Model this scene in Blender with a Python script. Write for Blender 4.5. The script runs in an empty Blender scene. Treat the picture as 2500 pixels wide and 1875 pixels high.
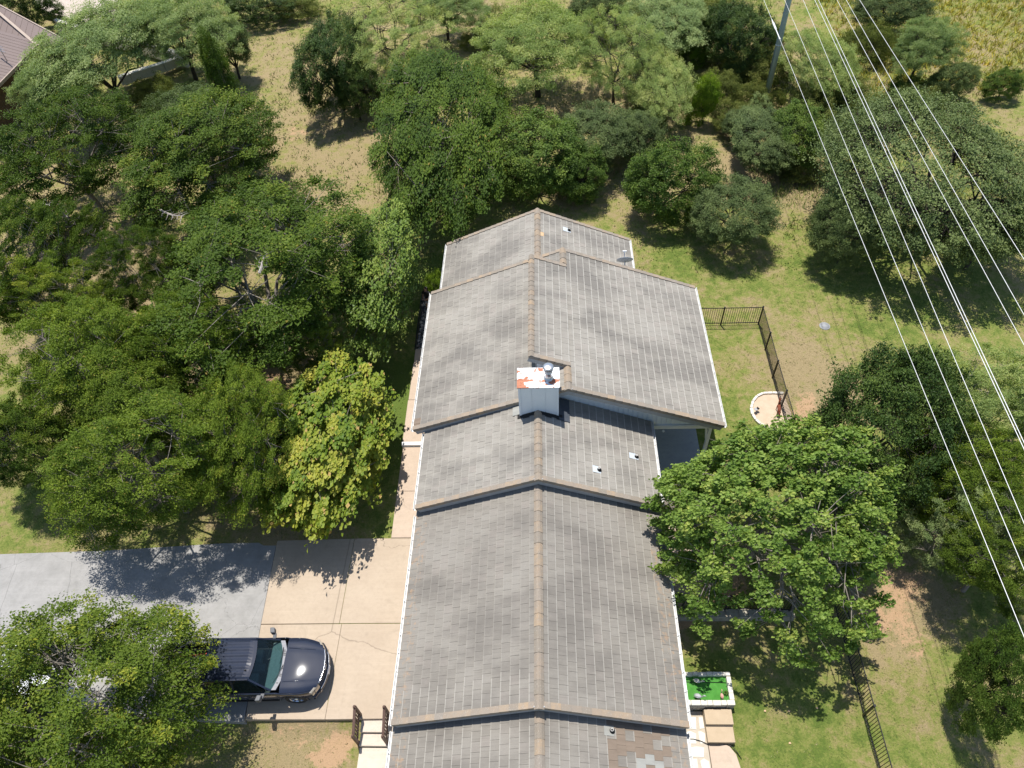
import bpy, bmesh, math, random
import numpy as np
from mathutils import Vector, Matrix
random.seed(7); RNG = np.random.default_rng(7)
C = bpy.context.scene.collection
R = math.radians

# ------------------------------------------------------------------ camera
F_PX = 1735.0; HCAM = 27.0
pit, rol, yaw = R(49.8), R(-4.3), R(-4.4)
cp, sp = math.cos(pit), math.sin(pit)
FW = np.array([math.sin(yaw)*cp, math.cos(yaw)*cp, -sp])
R0 = np.array([math.cos(yaw), -math.sin(yaw), 0.0]); U0 = np.cross(R0, FW)
RT = R0*math.cos(rol)+U0*math.sin(rol); UP = -R0*math.sin(rol)+U0*math.cos(rol)
cam_d = bpy.data.cameras.new('camera'); cam = bpy.data.objects.new('camera', cam_d); C.objects.link(cam)
cam_d.sensor_width = 36; cam_d.lens = F_PX/2500*36; cam_d.clip_end = 5000; cam_d.clip_start = .1
M = Matrix(((RT[0], UP[0], -FW[0], 0), (RT[1], UP[1], -FW[1], 0), (RT[2], UP[2], -FW[2], HCAM), (0, 0, 0, 1)))
cam.matrix_world = M
bpy.context.scene.camera = cam

def bp(x, y, z=0.0):
    """survey helper: where the sight line of a photo point meets the height z"""
    x *= 2500/2212; y *= 2500/2212
    d = RT*(x-1250)+UP*(937.5-y)+FW*F_PX
    t = (z-HCAM)/d[2]; p = d*t
    return float(p[0]), float(p[1]), z

# ------------------------------------------------------------------ world, sun
SUN_DIR = Vector((0.10, -0.27, -1.0)).normalized()      # the way the light travels
elev = math.asin(-SUN_DIR.z); toward = -SUN_DIR
w = bpy.data.worlds.new('World'); bpy.context.scene.world = w; w.use_nodes = True
nt = w.node_tree; bg = nt.nodes['Background']
sky = nt.nodes.new('ShaderNodeTexSky'); sky.sky_type = 'NISHITA'; sky.sun_disc = False
sky.sun_elevation = elev; sky.sun_rotation = math.atan2(toward.x, toward.y)
sky.air_density = 1.0; sky.dust_density = 0.6
nt.links.new(sky.outputs[0], bg.inputs[0]); bg.inputs[1].default_value = 0.125
sl = bpy.data.lights.new('sun', 'SUN'); sl.energy = 5.0; sl.angle = R(0.53); sl.color = (1.0, .955, .88)
so = bpy.data.objects.new('sun', sl); C.objects.link(so)
so.rotation_euler = SUN_DIR.to_track_quat('-Z', 'Y').to_euler(); so.location = (0, 0, 60)
sc = bpy.context.scene
sc.view_settings.view_transform = 'Standard'; sc.view_settings.look = 'None'
sc.view_settings.exposure = 0.32; sc.view_settings.gamma = 1.0; sc.view_settings.use_curve_mapping = False
sc.render.engine = 'CYCLES'

# ------------------------------------------------------------------ helpers
def tag(o, label=None, cat=None, group=None, kind=None):
    if label: o['label'] = label
    if cat: o['category'] = cat
    if group: o['group'] = group
    if kind: o['kind'] = kind
    return o
def empty(name, loc=(0, 0, 0), rz=0, label=None, cat=None, group=None, parent=None):
    o = bpy.data.objects.new(name, None); C.objects.link(o); o.empty_display_size = .2
    o.location = loc; o.rotation_euler = (0, 0, rz)
    if parent: o.parent = parent
    return tag(o, label, cat, group)
def link(name, me, mats, parent=None, loc=None, rot=None):
    o = bpy.data.objects.new(name, me); C.objects.link(o)
    if mats is not None and not me.materials:
        for m in (mats if isinstance(mats, (list, tuple)) else [mats]): me.materials.append(m)
    if parent: o.parent = parent
    if loc: o.location = loc
    if rot: o.rotation_euler = rot
    return o
class MB:
    def __init__(s): s.v = []; s.f = []; s.mi = []; s.sm = []
    def add(s, vs, fs, mi=0, smooth=False):
        b = len(s.v); s.v += [tuple(v) for v in vs]
        for f in fs: s.f.append([i+b for i in f]); s.mi.append(mi); s.sm.append(smooth)
    def box(s, x0, x1, y0, y1, z0, z1, mi=0):
        s.add([(x0,y0,z0),(x1,y0,z0),(x1,y1,z0),(x0,y1,z0),(x0,y0,z1),(x1,y0,z1),(x1,y1,z1),(x0,y1,z1)],
              [(0,3,2,1),(4,5,6,7),(0,1,5,4),(1,2,6,5),(2,3,7,6),(3,0,4,7)], mi)
    def obox(s, o, ax, ay, az, mi=0):
        o, ax, ay, az = map(Vector, (o, ax, ay, az))
        s.add([o, o+ax, o+ax+ay, o+ay, o+az, o+ax+az, o+ax+ay+az, o+ay+az],
              [(0,3,2,1),(4,5,6,7),(0,1,5,4),(1,2,6,5),(2,3,7,6),(3,0,4,7)], mi)
    def bar(s, a, b, wd, ht, mi=0, up=(0, 0, 1)):
        a, b = Vector(a), Vector(b); d = (b-a); u = Vector(up); r = d.cross(u).normalized()
        u = r.cross(d).normalized()
        s.obox(a-r*wd/2-u*ht/2, d, r*wd, u*ht, mi)
    def tube(s, pts, rad, n=6, mi=0, cap=True, smooth=True):
        pts = [Vector(p) for p in pts]
        if not isinstance(rad, (list, tuple)): rad = [rad]*len(pts)
        rings = []
        for i, p in enumerate(pts):
            d = (pts[min(i+1, len(pts)-1)]-pts[max(i-1, 0)]).normalized()
            a = d.orthogonal().normalized() if i == 0 else (pa-d*pa.dot(d)).normalized()
            pa = a; b = d.cross(a)
            rings.append([p+(a*math.cos(2*math.pi*k/n)+b*math.sin(2*math.pi*k/n))*rad[i] for k in range(n)])
        vs = [v for r_ in rings for v in r_]; fs = []
        for i in range(len(pts)-1):
            for k in range(n): fs.append((i*n+k, i*n+(k+1) % n, (i+1)*n+(k+1) % n, (i+1)*n+k))
        if cap: fs += [tuple(range(n))[::-1], tuple((len(pts)-1)*n+k for k in range(n))]
        s.add(vs, fs, mi, smooth)
    def cyl(s, c, r0, r1, h, n=16, mi=0, axis=(0, 0, 1)):
        c = Vector(c); s.tube([c, c+Vector(axis)*h], [r0, r1], n, mi, True, False)
    def lathe(s, c, prof, n=16, mi=0, smooth=True):
        vs = [(c[0]+r*math.cos(2*math.pi*k/n), c[1]+r*math.sin(2*math.pi*k/n), c[2]+z) for r, z in prof for k in range(n)]
        fs = [(i*n+k, i*n+(k+1) % n, (i+1)*n+(k+1) % n, (i+1)*n+k) for i in range(len(prof)-1) for k in range(n)]
        s.add(vs, fs, mi, smooth)
    def poly(s, pts, z0, z1, mi=0):
        n = len(pts); vs = [(x, y, z0) for x, y in pts]+[(x, y, z1) for x, y in pts]
        s.add(vs, [tuple(range(n))[::-1], tuple(range(n, 2*n))]+[(i, (i+1) % n, n+(i+1) % n, n+i) for i in range(n)], mi)
    def mesh(s, name):
        me = bpy.data.meshes.new(name); me.from_pydata(s.v, [], s.f)
        me.polygons.foreach_set('material_index', s.mi); me.polygons.foreach_set('use_smooth', s.sm)
        me.update(); return me
    def build(s, name, mats, parent=None, loc=None, rot=None, bevel=0, seg=2):
        o = link(name, s.mesh(name), mats, parent, loc, rot)
        if bevel:
            b = o.modifiers.new('bevel', 'BEVEL'); b.width = bevel; b.segments = seg; b.limit_method = 'ANGLE'
        return o
def npmesh(name, V, F4, attrs=None):
    """V (n,3), F4 (m,k) faces all with k corners; attrs: per-face floats"""
    me = bpy.data.meshes.new(name); k = F4.shape[1]
    me.vertices.add(len(V)); me.vertices.foreach_set('co', V.astype(np.float32).ravel())
    me.loops.add(F4.size); me.loops.foreach_set('vertex_index', F4.astype(np.int32).ravel())
    me.polygons.add(len(F4)); me.polygons.foreach_set('loop_start', (np.arange(len(F4))*k).astype(np.int32))
    me.polygons.foreach_set('loop_total', np.full(len(F4), k, np.int32))
    me.polygons.foreach_set('use_smooth', np.zeros(len(F4), bool))
    me.update(calc_edges=True)
    for n_, a in (attrs or {}).items():
        at = me.attributes.new(n_, 'FLOAT', 'FACE'); at.data.foreach_set('value', a.astype(np.float32))
    return me

# ------------------------------------------------------------------ materials
class NM:
    def __init__(s, name):
        s.m = bpy.data.materials.new(name); s.m.use_nodes = True; s.t = s.m.node_tree
        s.b = s.t.nodes['Principled BSDF']; s.out = s.t.nodes['Material Output']
    def n(s, typ, **kw):
        nd = s.t.nodes.new(typ)
        for k, v in kw.items():
            if k in nd.inputs.keys(): nd.inputs[k].default_value = v
            else: setattr(nd, k, v)
        return nd
    def l(s, a, b): s.t.links.new(a, b)
    def coord(s, obj=False):
        if obj: return s.n('ShaderNodeTexCoord').outputs['Object']
        return s.n('ShaderNodeNewGeometry').outputs['Position']
    def noise(s, scale, detail=4, rough=.55, vec=None, dist=0):
        nd = s.n('ShaderNodeTexNoise'); nd.inputs['Scale'].default_value = scale
        nd.inputs['Detail'].default_value = detail; nd.inputs['Roughness'].default_value = rough
        nd.inputs['Distortion'].default_value = dist
        s.l(vec if vec is not None else s.coord(), nd.inputs['Vector']); return nd.outputs['Fac']
    def scale(s, vec, xyz):
        nd = s.n('ShaderNodeMapping'); nd.inputs['Scale'].default_value = xyz; s.l(vec, nd.inputs['Vector']); return nd.outputs[0]
    def ramp(s, fac, stops):
        nd = s.n('ShaderNodeValToRGB'); cr = nd.color_ramp
        while len(cr.elements) < len(stops): cr.elements.new(.5)
        for e, (p, c) in zip(cr.elements, stops):
            e.position = p; e.color = (*c, 1) if not isinstance(c, (int, float)) else (c, c, c, 1)
        s.l(fac, nd.inputs[0]); return nd.outputs[0]
    def mix(s, fac, a, b, mode='MIX'):
        nd = s.n('ShaderNodeMix'); nd.data_type = 'RGBA'; nd.blend_type = mode
        for sock, v in ((nd.inputs[0], fac), (nd.inputs[6], a), (nd.inputs[7], b)):
            if isinstance(v, bpy.types.NodeSocket): s.l(v, sock)
            elif isinstance(v, (int, float)): sock.default_value = v if sock.type == 'VALUE' else (v, v, v, 1)
            else: sock.default_value = (*v, 1)
        return nd.outputs[2]
    def math(s, op, a, b=None, clamp=False):
        nd = s.n('ShaderNodeMath'); nd.operation = op; nd.use_clamp = clamp
        for i, v in enumerate((a, b)):
            if v is None: continue
            if isinstance(v, bpy.types.NodeSocket): s.l(v, nd.inputs[i])
            else: nd.inputs[i].default_value = v
        return nd.outputs[0]
    def attr(s, name): nd = s.n('ShaderNodeAttribute'); nd.attribute_name = name; return nd
    def bump(s, h, strength=.4, dist=.02):
        nd = s.n('ShaderNodeBump'); nd.inputs['Strength'].default_value = strength; nd.inputs['Distance'].default_value = dist
        s.l(h, nd.inputs['Height']); s.l(nd.outputs[0], s.b.inputs['Normal'])
    def fin(s, col=None, rough=.8, metal=0, spec=None):
        if col is not None:
            if isinstance(col, bpy.types.NodeSocket): s.l(col, s.b.inputs['Base Color'])
            else: s.b.inputs['Base Color'].default_value = (*col, 1)
        if isinstance(rough, bpy.types.NodeSocket): s.l(rough, s.b.inputs['Roughness'])
        else: s.b.inputs['Roughness'].default_value = rough
        s.b.inputs['Metallic'].default_value = metal
        if spec is not None: s.b.inputs['Specular IOR Level'].default_value = spec
        return s.m
def mottled(name, c0, c1, scale=8, rough=.8, metal=0, fine=60, bump=.15, spec=None, obj=False):
    m = NM(name); v = m.coord(obj)
    a = m.noise(scale, 5, .6, v); f = m.noise(fine, 3, .6, v)
    col = m.mix(m.math('MULTIPLY_ADD', f, .35) if False else m.ramp(a, [(.3, 0.), (.7, 1.)]), c0, c1)
    col = m.mix(m.math('MULTIPLY', f, .35), col, tuple(x*.55 for x in c0))
    if bump: m.bump(f, bump, .01)
    return m.fin(col, rough, metal, spec)

MAT = {}
MAT['white_paint'] = mottled('white_paint', (.74,.76,.77), (.80,.81,.81), 3, .5)
MAT['gutter'] = mottled('gutter_white', (.76,.76,.75), (.62,.62,.60), 3, .4)
MAT['siding'] = mottled('siding_paint', (.77,.82,.88), (.81,.85,.90), 2, .6)
MAT['trim_grey'] = mottled('trim_grey', (.30,.31,.32), (.38,.39,.40), 4, .6)
MAT['black_metal'] = mottled('black_metal', (.012,.012,.014), (.022,.022,.024), 8, .38, .3)
MAT['galv'] = mottled('galvanised', (.50,.52,.54), (.62,.64,.66), 14, .32, .85)
MAT['dark_void'] = mottled('sooty_dark', (.012,.012,.012), (.02,.02,.02), 8, .9)
MAT['brown_wood'] = mottled('brown_stained_wood', (.085,.045,.035), (.13,.075,.055), 12, .6, fine=90)
MAT['flash'] = mottled('flashing', (.60,.66,.70), (.70,.74,.77), 5, .45, .2)
MAT['pipe'] = mottled('vent_pipe', (.62,.60,.57), (.45,.44,.42), 12, .6)
MAT['bark_grey'] = mottled('bark_grey', (.20,.17,.14), (.30,.27,.23), 6, .95, fine=40, bump=.5)
MAT['bark_dark'] = mottled('bark_dark', (.035,.028,.022), (.08,.065,.05), 6, .95, fine=40, bump=.5)
MAT['limestone'] = mottled('limestone', (.62,.58,.50), (.74,.71,.63), 7, .85, fine=50, bump=.4)
MAT['limestone_dim'] = mottled('rough_stone', (.28,.25,.20), (.46,.42,.34), 6, .9, fine=50, bump=.5)
MAT['tread'] = mottled('tan_concrete', (.44,.34,.23), (.50,.39,.27), 4, .85)
MAT['step_white'] = mottled('step_pale', (.66,.58,.49), (.74,.66,.57), 3, .8)
MAT['wire'] = mottled('aluminium_wire', (.80,.80,.80), (.9,.9,.9), 2, .45, .1, bump=0)
MAT['steel_pole'] = mottled('steel_pole', (.40,.51,.60), (.48,.58,.66), 2, .5, .4)

def tile_mat():
    m = NM('roof_tile_concrete'); pos = m.coord()
    r = m.math('FRACT', m.math('ADD', m.attr('rnd').outputs['Fac'], m.n('ShaderNodeObjectInfo').outputs['Random']))
    base = m.ramp(r, [(0., (.235,.218,.190)), (.25, (.258,.240,.210)), (.5, (.272,.254,.223)), (.72, (.29,.271,.239)), (.93, (.282,.254,.225)), (1., (.24,.223,.196))])
    st = m.noise(3.0, 6, .7, m.scale(pos, (.45, 9., .45)))        # fine streaks running down each slope
    base = m.mix(m.ramp(st, [(.35, 0.), (.75, .55)]), base, (.37,.345,.305))
    base = m.mix(m.ramp(st, [(.22, .5), (.45, 0.)]), base, (.165,.152,.135))
    big = m.noise(.42, 5, .62, m.scale(pos, (.8, 1.6, 1)))
    base = m.mix(m.ramp(big, [(.38, .75), (.56, 0.)]), base, (.155,.144,.13))
    base = m.mix(m.ramp(big, [(.56, 0.), (.75, .45)]), base, (.38,.36,.325))
    gr = m.noise(60, 3, .7, pos)
    base = m.mix(m.ramp(gr, [(.3, .25), (.6, 0.)]), base, (.12,.115,.105))
    base = m.mix(m.math('MULTIPLY', m.attr('edge').outputs['Fac'], .7), base, (.46,.44,.395))
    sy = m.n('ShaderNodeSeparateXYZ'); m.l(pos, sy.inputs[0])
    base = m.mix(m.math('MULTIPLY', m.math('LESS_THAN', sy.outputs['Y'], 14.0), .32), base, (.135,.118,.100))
    # brown run-off stains near the eaves and on the last section
    lm = m.noise(5, 5, .7, pos)
    sx = m.n('ShaderNodeSeparateXYZ'); m.l(pos, sx.inputs[0])
    e1 = m.math('GREATER_THAN', sx.outputs['X'], 3.7); e2 = m.math('LESS_THAN', sx.outputs['Y'], 14.0)
    e3 = m.math('LESS_THAN', sx.outputs['X'], -4.75)
    ed = m.math('ADD', m.math('MULTIPLY', e1, e2), m.math('MULTIPLY', e3, e2), True)
    base = m.mix(m.math('MULTIPLY', m.math('MULTIPLY', ed, .75), m.ramp(lm, [(.52, 0.), (.66, .9)])), base, (.36,.24,.15))
    m.bump(gr, .5, .006)
    return m.fin(base, .9, 0, .25)
MAT['tile'] = tile_mat()
def patch_tile(name, c):
    m = NM(name); g = m.noise(40, 4, .7); m.bump(g, .4, .006)
    s = m.noise(3, 5, .6, m.scale(m.coord(), (.6, 2.5, .6)))
    return m.fin(m.mix(m.ramp(s, [(.3, 0.), (.7, .55)]), c, tuple(x*1.4 for x in c)), .9, 0, .25)
MAT['tile_brown'] = patch_tile('tile_brown', (.185,.145,.112))
MAT['tile_light'] = patch_tile('tile_light', (.27,.27,.25))
MAT['tile_orange'] = patch_tile('tile_orange', (.46,.32,.19))
def cap_mat():
    m = NM('cap_tile_clay'); a = m.noise(3.5, 6, .68); b = m.noise(24, 4, .7)
    r = m.math('FRACT', m.math('ADD', m.attr('rnd').outputs['Fac'], m.n('ShaderNodeObjectInfo').outputs['Random']))
    c = m.ramp(r, [(0, (.24,.205,.165)), (.35, (.285,.23,.18)), (.7, (.35,.26,.175)), (1, (.265,.23,.195))])
    c = m.mix(m.ramp(a, [(.38, .65), (.60, 0.)]), c, (.24,.215,.185))
    c = m.mix(m.ramp(b, [(.55, 0.), (.72, .7)]), c, (.44,.40,.34))
    m.bump(b, .6, .01); return m.fin(c, .9, 0, .2)
MAT['cap'] = cap_mat()
def concrete(name, c0, c1, crack=True, sc=1.0):
    m = NM(name); p = m.coord()
    a = m.noise(.55*sc, 6, .62, p); b = m.noise(7, 5, .65, p); f = m.noise(70, 3, .7, p)
    c = m.mix(m.ramp(a, [(.3, 0.), (.68, 1.)]), c0, c1)
    c = m.mix(m.ramp(b, [(.45, 0.), (.75, .22)]), c, tuple(x*.62 for x in c0))
    c = m.mix(m.ramp(f, [(.3, .22), (.55, 0.)]), c, tuple(x*.5 for x in c0))
    sn = m.noise(1.1, 5, .7, p, .6); c = m.mix(m.ramp(sn, [(.56, 0.), (.74, .38)]), c, tuple(x*.6 for x in c0))
    br = m.noise(2.2, 4, .6, m.scale(p, (.25, 3.5, 1)))
    c = m.mix(m.ramp(br, [(.5, 0.), (.8, .22)]), c, tuple(min(.85, x*1.25) for x in c1))
    if crack:
        v = m.n('ShaderNodeTexVoronoi'); v.feature = 'DISTANCE_TO_EDGE'; v.inputs['Scale'].default_value = .17*sc
        wv = m.noise(.8, 5, .6, p); mp = m.n('ShaderNodeVectorMath'); mp.operation = 'ADD'
        m.l(p, mp.inputs[0]); m.l(m.mix(1., (0, 0, 0), wv), mp.inputs[1]); m.l(mp.outputs[0], v.inputs['Vector'])
        c = m.mix(m.ramp(v.outputs['Distance'], [(.0, .6), (.0028, 0.)]), c, tuple(x*.35 for x in c0))
    m.bump(f, .3, .01); return m.fin(c, .85, 0, .3)
MAT['concrete'] = concrete('driveway_concrete', (.40,.32,.24), (.465,.38,.29))
MAT['sidewalk'] = concrete('sidewalk_concrete', (.45,.355,.275), (.50,.40,.315), False)
MAT['pale_conc'] = concrete('pale_concrete', (.52,.445,.365), (.59,.52,.44), False)
MAT['patio'] = concrete('patio_concrete', (.28,.30,.32), (.36,.38,.39), False)
MAT['asphalt'] = concrete('old_asphalt', (.26,.255,.245), (.35,.34,.33), True, 2.2)
MAT['flagstone'] = mottled('flagstone', (.58,.54,.47), (.76,.74,.68), 1.8, .85, fine=30, bump=.4)
MAT['mortar'] = mottled('mortar', (.44,.38,.30), (.52,.46,.38), 4, .9)
MAT['sand'] = mottled('sand', (.50,.38,.27), (.60,.47,.35), 3, .95, fine=50, bump=.6)
MAT['turf'] = mottled('artificial_turf', (.045,.20,.022), (.075,.28,.04), 5, .9, fine=120, bump=.8)
def rust_white():
    m = NM('painted_metal_with_rust'); p = m.coord()
    a = m.noise(2.6, 6, .62, m.scale(p, (1, 1.4, 1)), .4); s = m.n('ShaderNodeSeparateXYZ'); m.l(p, s.inputs[0])
    south = m.math('MULTIPLY', m.math('SUBTRACT', 17.60, s.outputs['Y']), 2.2, True)      # rust where water pooled along the near edge
    south = m.math('MULTIPLY', m.math('MINIMUM', m.math('MULTIPLY', m.math('ADD', south, .0), 5., True), 1.), .13)
    west = m.math('MULTIPLY', m.math('SUBTRACT', -.15, s.outputs['X']), .05)
    f = m.math('ADD', m.math('ADD', a, south), m.math('SUBTRACT', west, .025))
    k = m.ramp(f, [(.565, 0.), (.585, 1.)])
    rc = m.ramp(m.noise(14, 4, .6, p), [(.3, (.30,.085,.035)), (.7, (.46,.17,.08))])
    return m.fin(m.mix(k, (.82,.83,.84), rc), .55)
MAT['rust_white'] = rust_white()
MAT['rust'] = mottled('rusty_iron', (.13,.03,.012), (.24,.06,.02), 20, .8)

def leafmat(name, stops, trans=.28, rough=.5, dry=None, lb=None):
    LB = lb or (1.6, 1.42, .85)
    m = NM(name); r = m.attr('rnd').outputs['Fac']; cl = m.attr('clump').outputs['Fac']
    oi = m.n('ShaderNodeObjectInfo').outputs['Random']
    stops = [(p, (min(.7, c[0]*LB[0]), min(.7, c[1]*LB[1]), c[2]*LB[2])) for p, c in stops]
    v = m.math('ADD', m.math('MULTIPLY', cl, .6), m.math('MULTIPLY', r, .4))
    v = m.math('ADD', v, m.math('MULTIPLY', m.math('SUBTRACT', oi, .5), .22), True)
    c = m.ramp(v, stops)
    if dry: c = m.mix(m.math('GREATER_THAN', r, dry[0]), c, dry[1])
    m.fin(c, rough+.08, 0, .2)
    tr = m.n('ShaderNodeBsdfTranslucent'); m.l(m.mix(1., c, (1.5, 1.6, .7), 'MULTIPLY'), tr.inputs[0])
    mx = m.n('ShaderNodeMixShader'); mx.inputs[0].default_value = trans
    m.l(m.b.outputs[0], mx.inputs[1]); m.l(tr.outputs[0], mx.inputs[2]); m.l(mx.outputs[0], m.out.inputs[0])
    return m.m
LM = {
 'maple': leafmat('leaves_maple', [(.0, (.045,.10,.018)), (.45, (.085,.165,.028)), (.8, (.13,.22,.045)), (1., (.20,.28,.06))], .25, .42, None, (1.75,1.42,1.45)),
 'yellow': leafmat('leaves_yellowing', [(.0, (.07,.12,.018)), (.35, (.15,.19,.028)), (.65, (.25,.25,.05)), (1., (.38,.33,.09))], .28, .45, (.97, (.42,.29,.10)), (1.3,1.32,.95))
,'gold': leafmat('leaves_gold', [(.0, (.30,.28,.02)), (1., (.50,.42,.03))], .3, .5, None, (1.,1.,1.)),
 'pear': leafmat('leaves_pear', [(.0, (.045,.095,.025)), (.5, (.085,.15,.04)), (1., (.15,.22,.07))], .25, .35, None, (1.75,1.45,.95)),
 'elm': leafmat('leaves_elm', [(.0, (.022,.050,.008)), (.5, (.043,.082,.012)), (.85, (.066,.112,.018)), (1., (.12,.16,.03))], .24, .5, (.992, (.22,.17,.03))),
 'elm2': leafmat('leaves_elm_bright', [(.0, (.045,.085,.014)), (.5, (.080,.135,.022)), (.85, (.12,.18,.034)), (1., (.20,.24,.05))], .26, .5, (.985, (.30,.26,.05)), (1.75,1.5,.95)),
 'elm3': leafmat('leaves_elm_mid', [(.0, (.045,.085,.014)), (.5, (.080,.135,.022)), (.85, (.12,.18,.034)), (1., (.24,.28,.05))], .24, .5, None, (1.15,1.05,.65)),
 'oak': leafmat('leaves_live_oak', [(.0, (.034,.060,.024)), (.5, (.068,.105,.042)), (1., (.12,.165,.07))], .18, .45, None, (1.6,1.45,1.15)),
 'oakg': leafmat('leaves_shrub_oak', [(.0, (.030,.065,.018)), (.5, (.062,.115,.030)), (1., (.12,.18,.05))], .2, .42),
 'dark': leafmat('leaves_dark_evergreen', [(.0, (.018,.042,.016)), (.5, (.036,.072,.026)), (1., (.075,.12,.04))], .15, .4),
 'mesq': leafmat('leaves_mesquite', [(.0, (.10,.155,.045)), (.5, (.17,.235,.07)), (1., (.29,.33,.12))], .35, .6, None, (1.7,1.52,1.75)),
 'mesqg': leafmat('leaves_mesquite_grey', [(.0, (.085,.135,.055)), (.5, (.14,.20,.085)), (1., (.22,.27,.13))], .32, .6, None, (1.7,1.55,1.45)),
 'bright': leafmat('leaves_bright_juniper', [(.0, (.05,.10,.012)), (.5, (.10,.18,.02)), (1., (.19,.27,.04))], .25, .5),
 'brush': leafmat('leaves_brush', [(.0, (.055,.08,.03)), (.5, (.10,.135,.055)), (1., (.17,.19,.09))], .25, .6),
}

# ------------------------------------------------------------------ ground
def sm(a, b, x):
    t = np.clip((x-a)/(b-a), 0, 1); return t*t*(3-2*t)
def gz(x, y):
    x = np.asarray(x, float); y = np.asarray(y, float)
    z = np.zeros(np.broadcast(x, y).shape)-.03
    z = z-.40*(1-sm(6.95, 7.3, y))*(x < 0)-.25*((x > 3.6) & (x < 6.25) & (y < 7.9))                                # lower yard south of the driveway
    z = z-.30*(1-sm(6.5, 8.6, y))*(x > 0)
    far = sm(31, 60, y)
    z = z+far*(.35*np.sin(x*.07+1.3)+.3*np.sin(y*.09)+.12*np.sin(x*.31+y*.2))
    z = z-.12*(x < -10.9)*sm(6.6, 7.4, y)*(1-sm(13.4, 14.0, y))
    z = z+.03*np.sin(x*.9+y*.4)*np.sin(y*.7-x*.3)*(np.abs(x+.5) > 7.5)
    return z
xs = np.unique(np.concatenate([[-2500,-1200,-600,-300,-150,-90], np.arange(-70, -24, 1.), np.arange(-24, 24, .4), np.arange(24, 60, 1.), [60,90,150,300,600,1200,2500]]))
ys = np.unique(np.concatenate([[-2500,-600,-200,-80,-40,-20,-10], np.arange(-4, 34, .4), np.arange(34, 90, 1.), [90,120,200,400,800,1500,2500]]))
X, Y = np.meshgrid(xs, ys); Z = gz(X, Y)
V = np.stack([X.ravel(), Y.ravel(), Z.ravel()], 1); nx, ny = len(xs), len(ys)
ii = (np.arange(ny-1)[:, None]*nx+np.arange(nx-1)[None]).ravel()
gme = npmesh('ground', V, np.stack([ii, ii+1, ii+nx+1, ii+nx], 1))
gme.polygons.foreach_set('use_smooth', np.ones(len(ii), bool))
# how dry the grass is and where soil shows: real patches, listed by place
dry_spots = [(700,300,7,.25),(640,200,7,.2),(740,400,5,.25),(560,100,7,.2),(1320,430,4,.25),(1720,760,4,.35),(1760,830,3,.4),(1690,560,5,.1),
 (1240,240,5,.35),(980,60,7,.3),(1560,150,7,.25),(1450,230,6,.2),(2150,180,9,.15),(2000,60,9,.1),(1700,400,4,.35),(1640,350,4,.3),(640,1150,3,.35),
 (1920,1360,1.6,.5),(1960,1260,1.6,.45),(1990,1300,1.2,.4),(60,1100,3,.1),(680,1620,2,.35),(600,1640,2,.4),(1480,1350,1.5,.35),(560,820,4,.35),(480,870,4,.4),
 (330,700,6,.35),(200,600,6,.35),(100,420,8,.3),(1980,1500,1.5,.1),(2060,1500,1.5,.2),(1900,1500,1.4,.2)]
green_spots = [(850,830,3,.45),(840,930,3,.35),(1620,900,2.5,.25),(1600,780,3,.1),(1720,640,4,.15),(1660,1620,2.6,.12),(1540,1400,1.2,.3),(1800,1560,2.4,.1),(2020,1420,1.5,.25),
 (980,520,4,.1),(930,620,2,.4),(1450,560,3,.15),(820,1100,2,.2),(100,1060,2,.15),(1780,1640,2,.15),(1900,700,4,.15),(1840,560,4,.2)]
soil_spots = [(1930,1300,1.3,.4),(1905,1350,1.0,.45),(1490,1230,1.6,.9),(1530,1220,1.6,.8),(1500,1290,1.2,.7),(560,1570,.8,.4),(740,1600,.6,.8),(690,1640,.7,.7),(640,1575,.8,.5),
 (1745,860,.7,.7),(1720,900,.8,.7),(1790,780,.6,.4),(620,290,2.5,.35),(700,250,3,.3),(480,860,3,.6),(560,830,2,.5),(150,560,3,.5),(1960,1250,1.0,.6),(1990,1400,.7,.5),
 (1480,1330,.5,.6),(230,1160,1.2,.3),(700,1130,1.5,.35),(2020,1640,1.,.3),(1735,600,.8,.2),(1240,200,3,.3),(30,230,3,.8),(1560,100,3,.2)]
def field(spots, X, Y):
    o = np.zeros_like(X)
    for u, v, r, a in spots:
        px, py, _ = bp(u, v); o += a*np.exp(-((X-px)**2+(Y-py)**2)/(r*r))
    return o
dry = .43+.06*sm(30, 45, Y)*(1-.9*sm(2, 12, X))+field(dry_spots, X, Y)-field(green_spots, X, Y)
soil = field(soil_spots, X, Y)
for n_, a in (('dry', dry), ('soil', soil)):
    at = gme.attributes.new(n_, 'FLOAT', 'POINT'); at.data.foreach_set('value', a.ravel().astype(np.float32))
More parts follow.
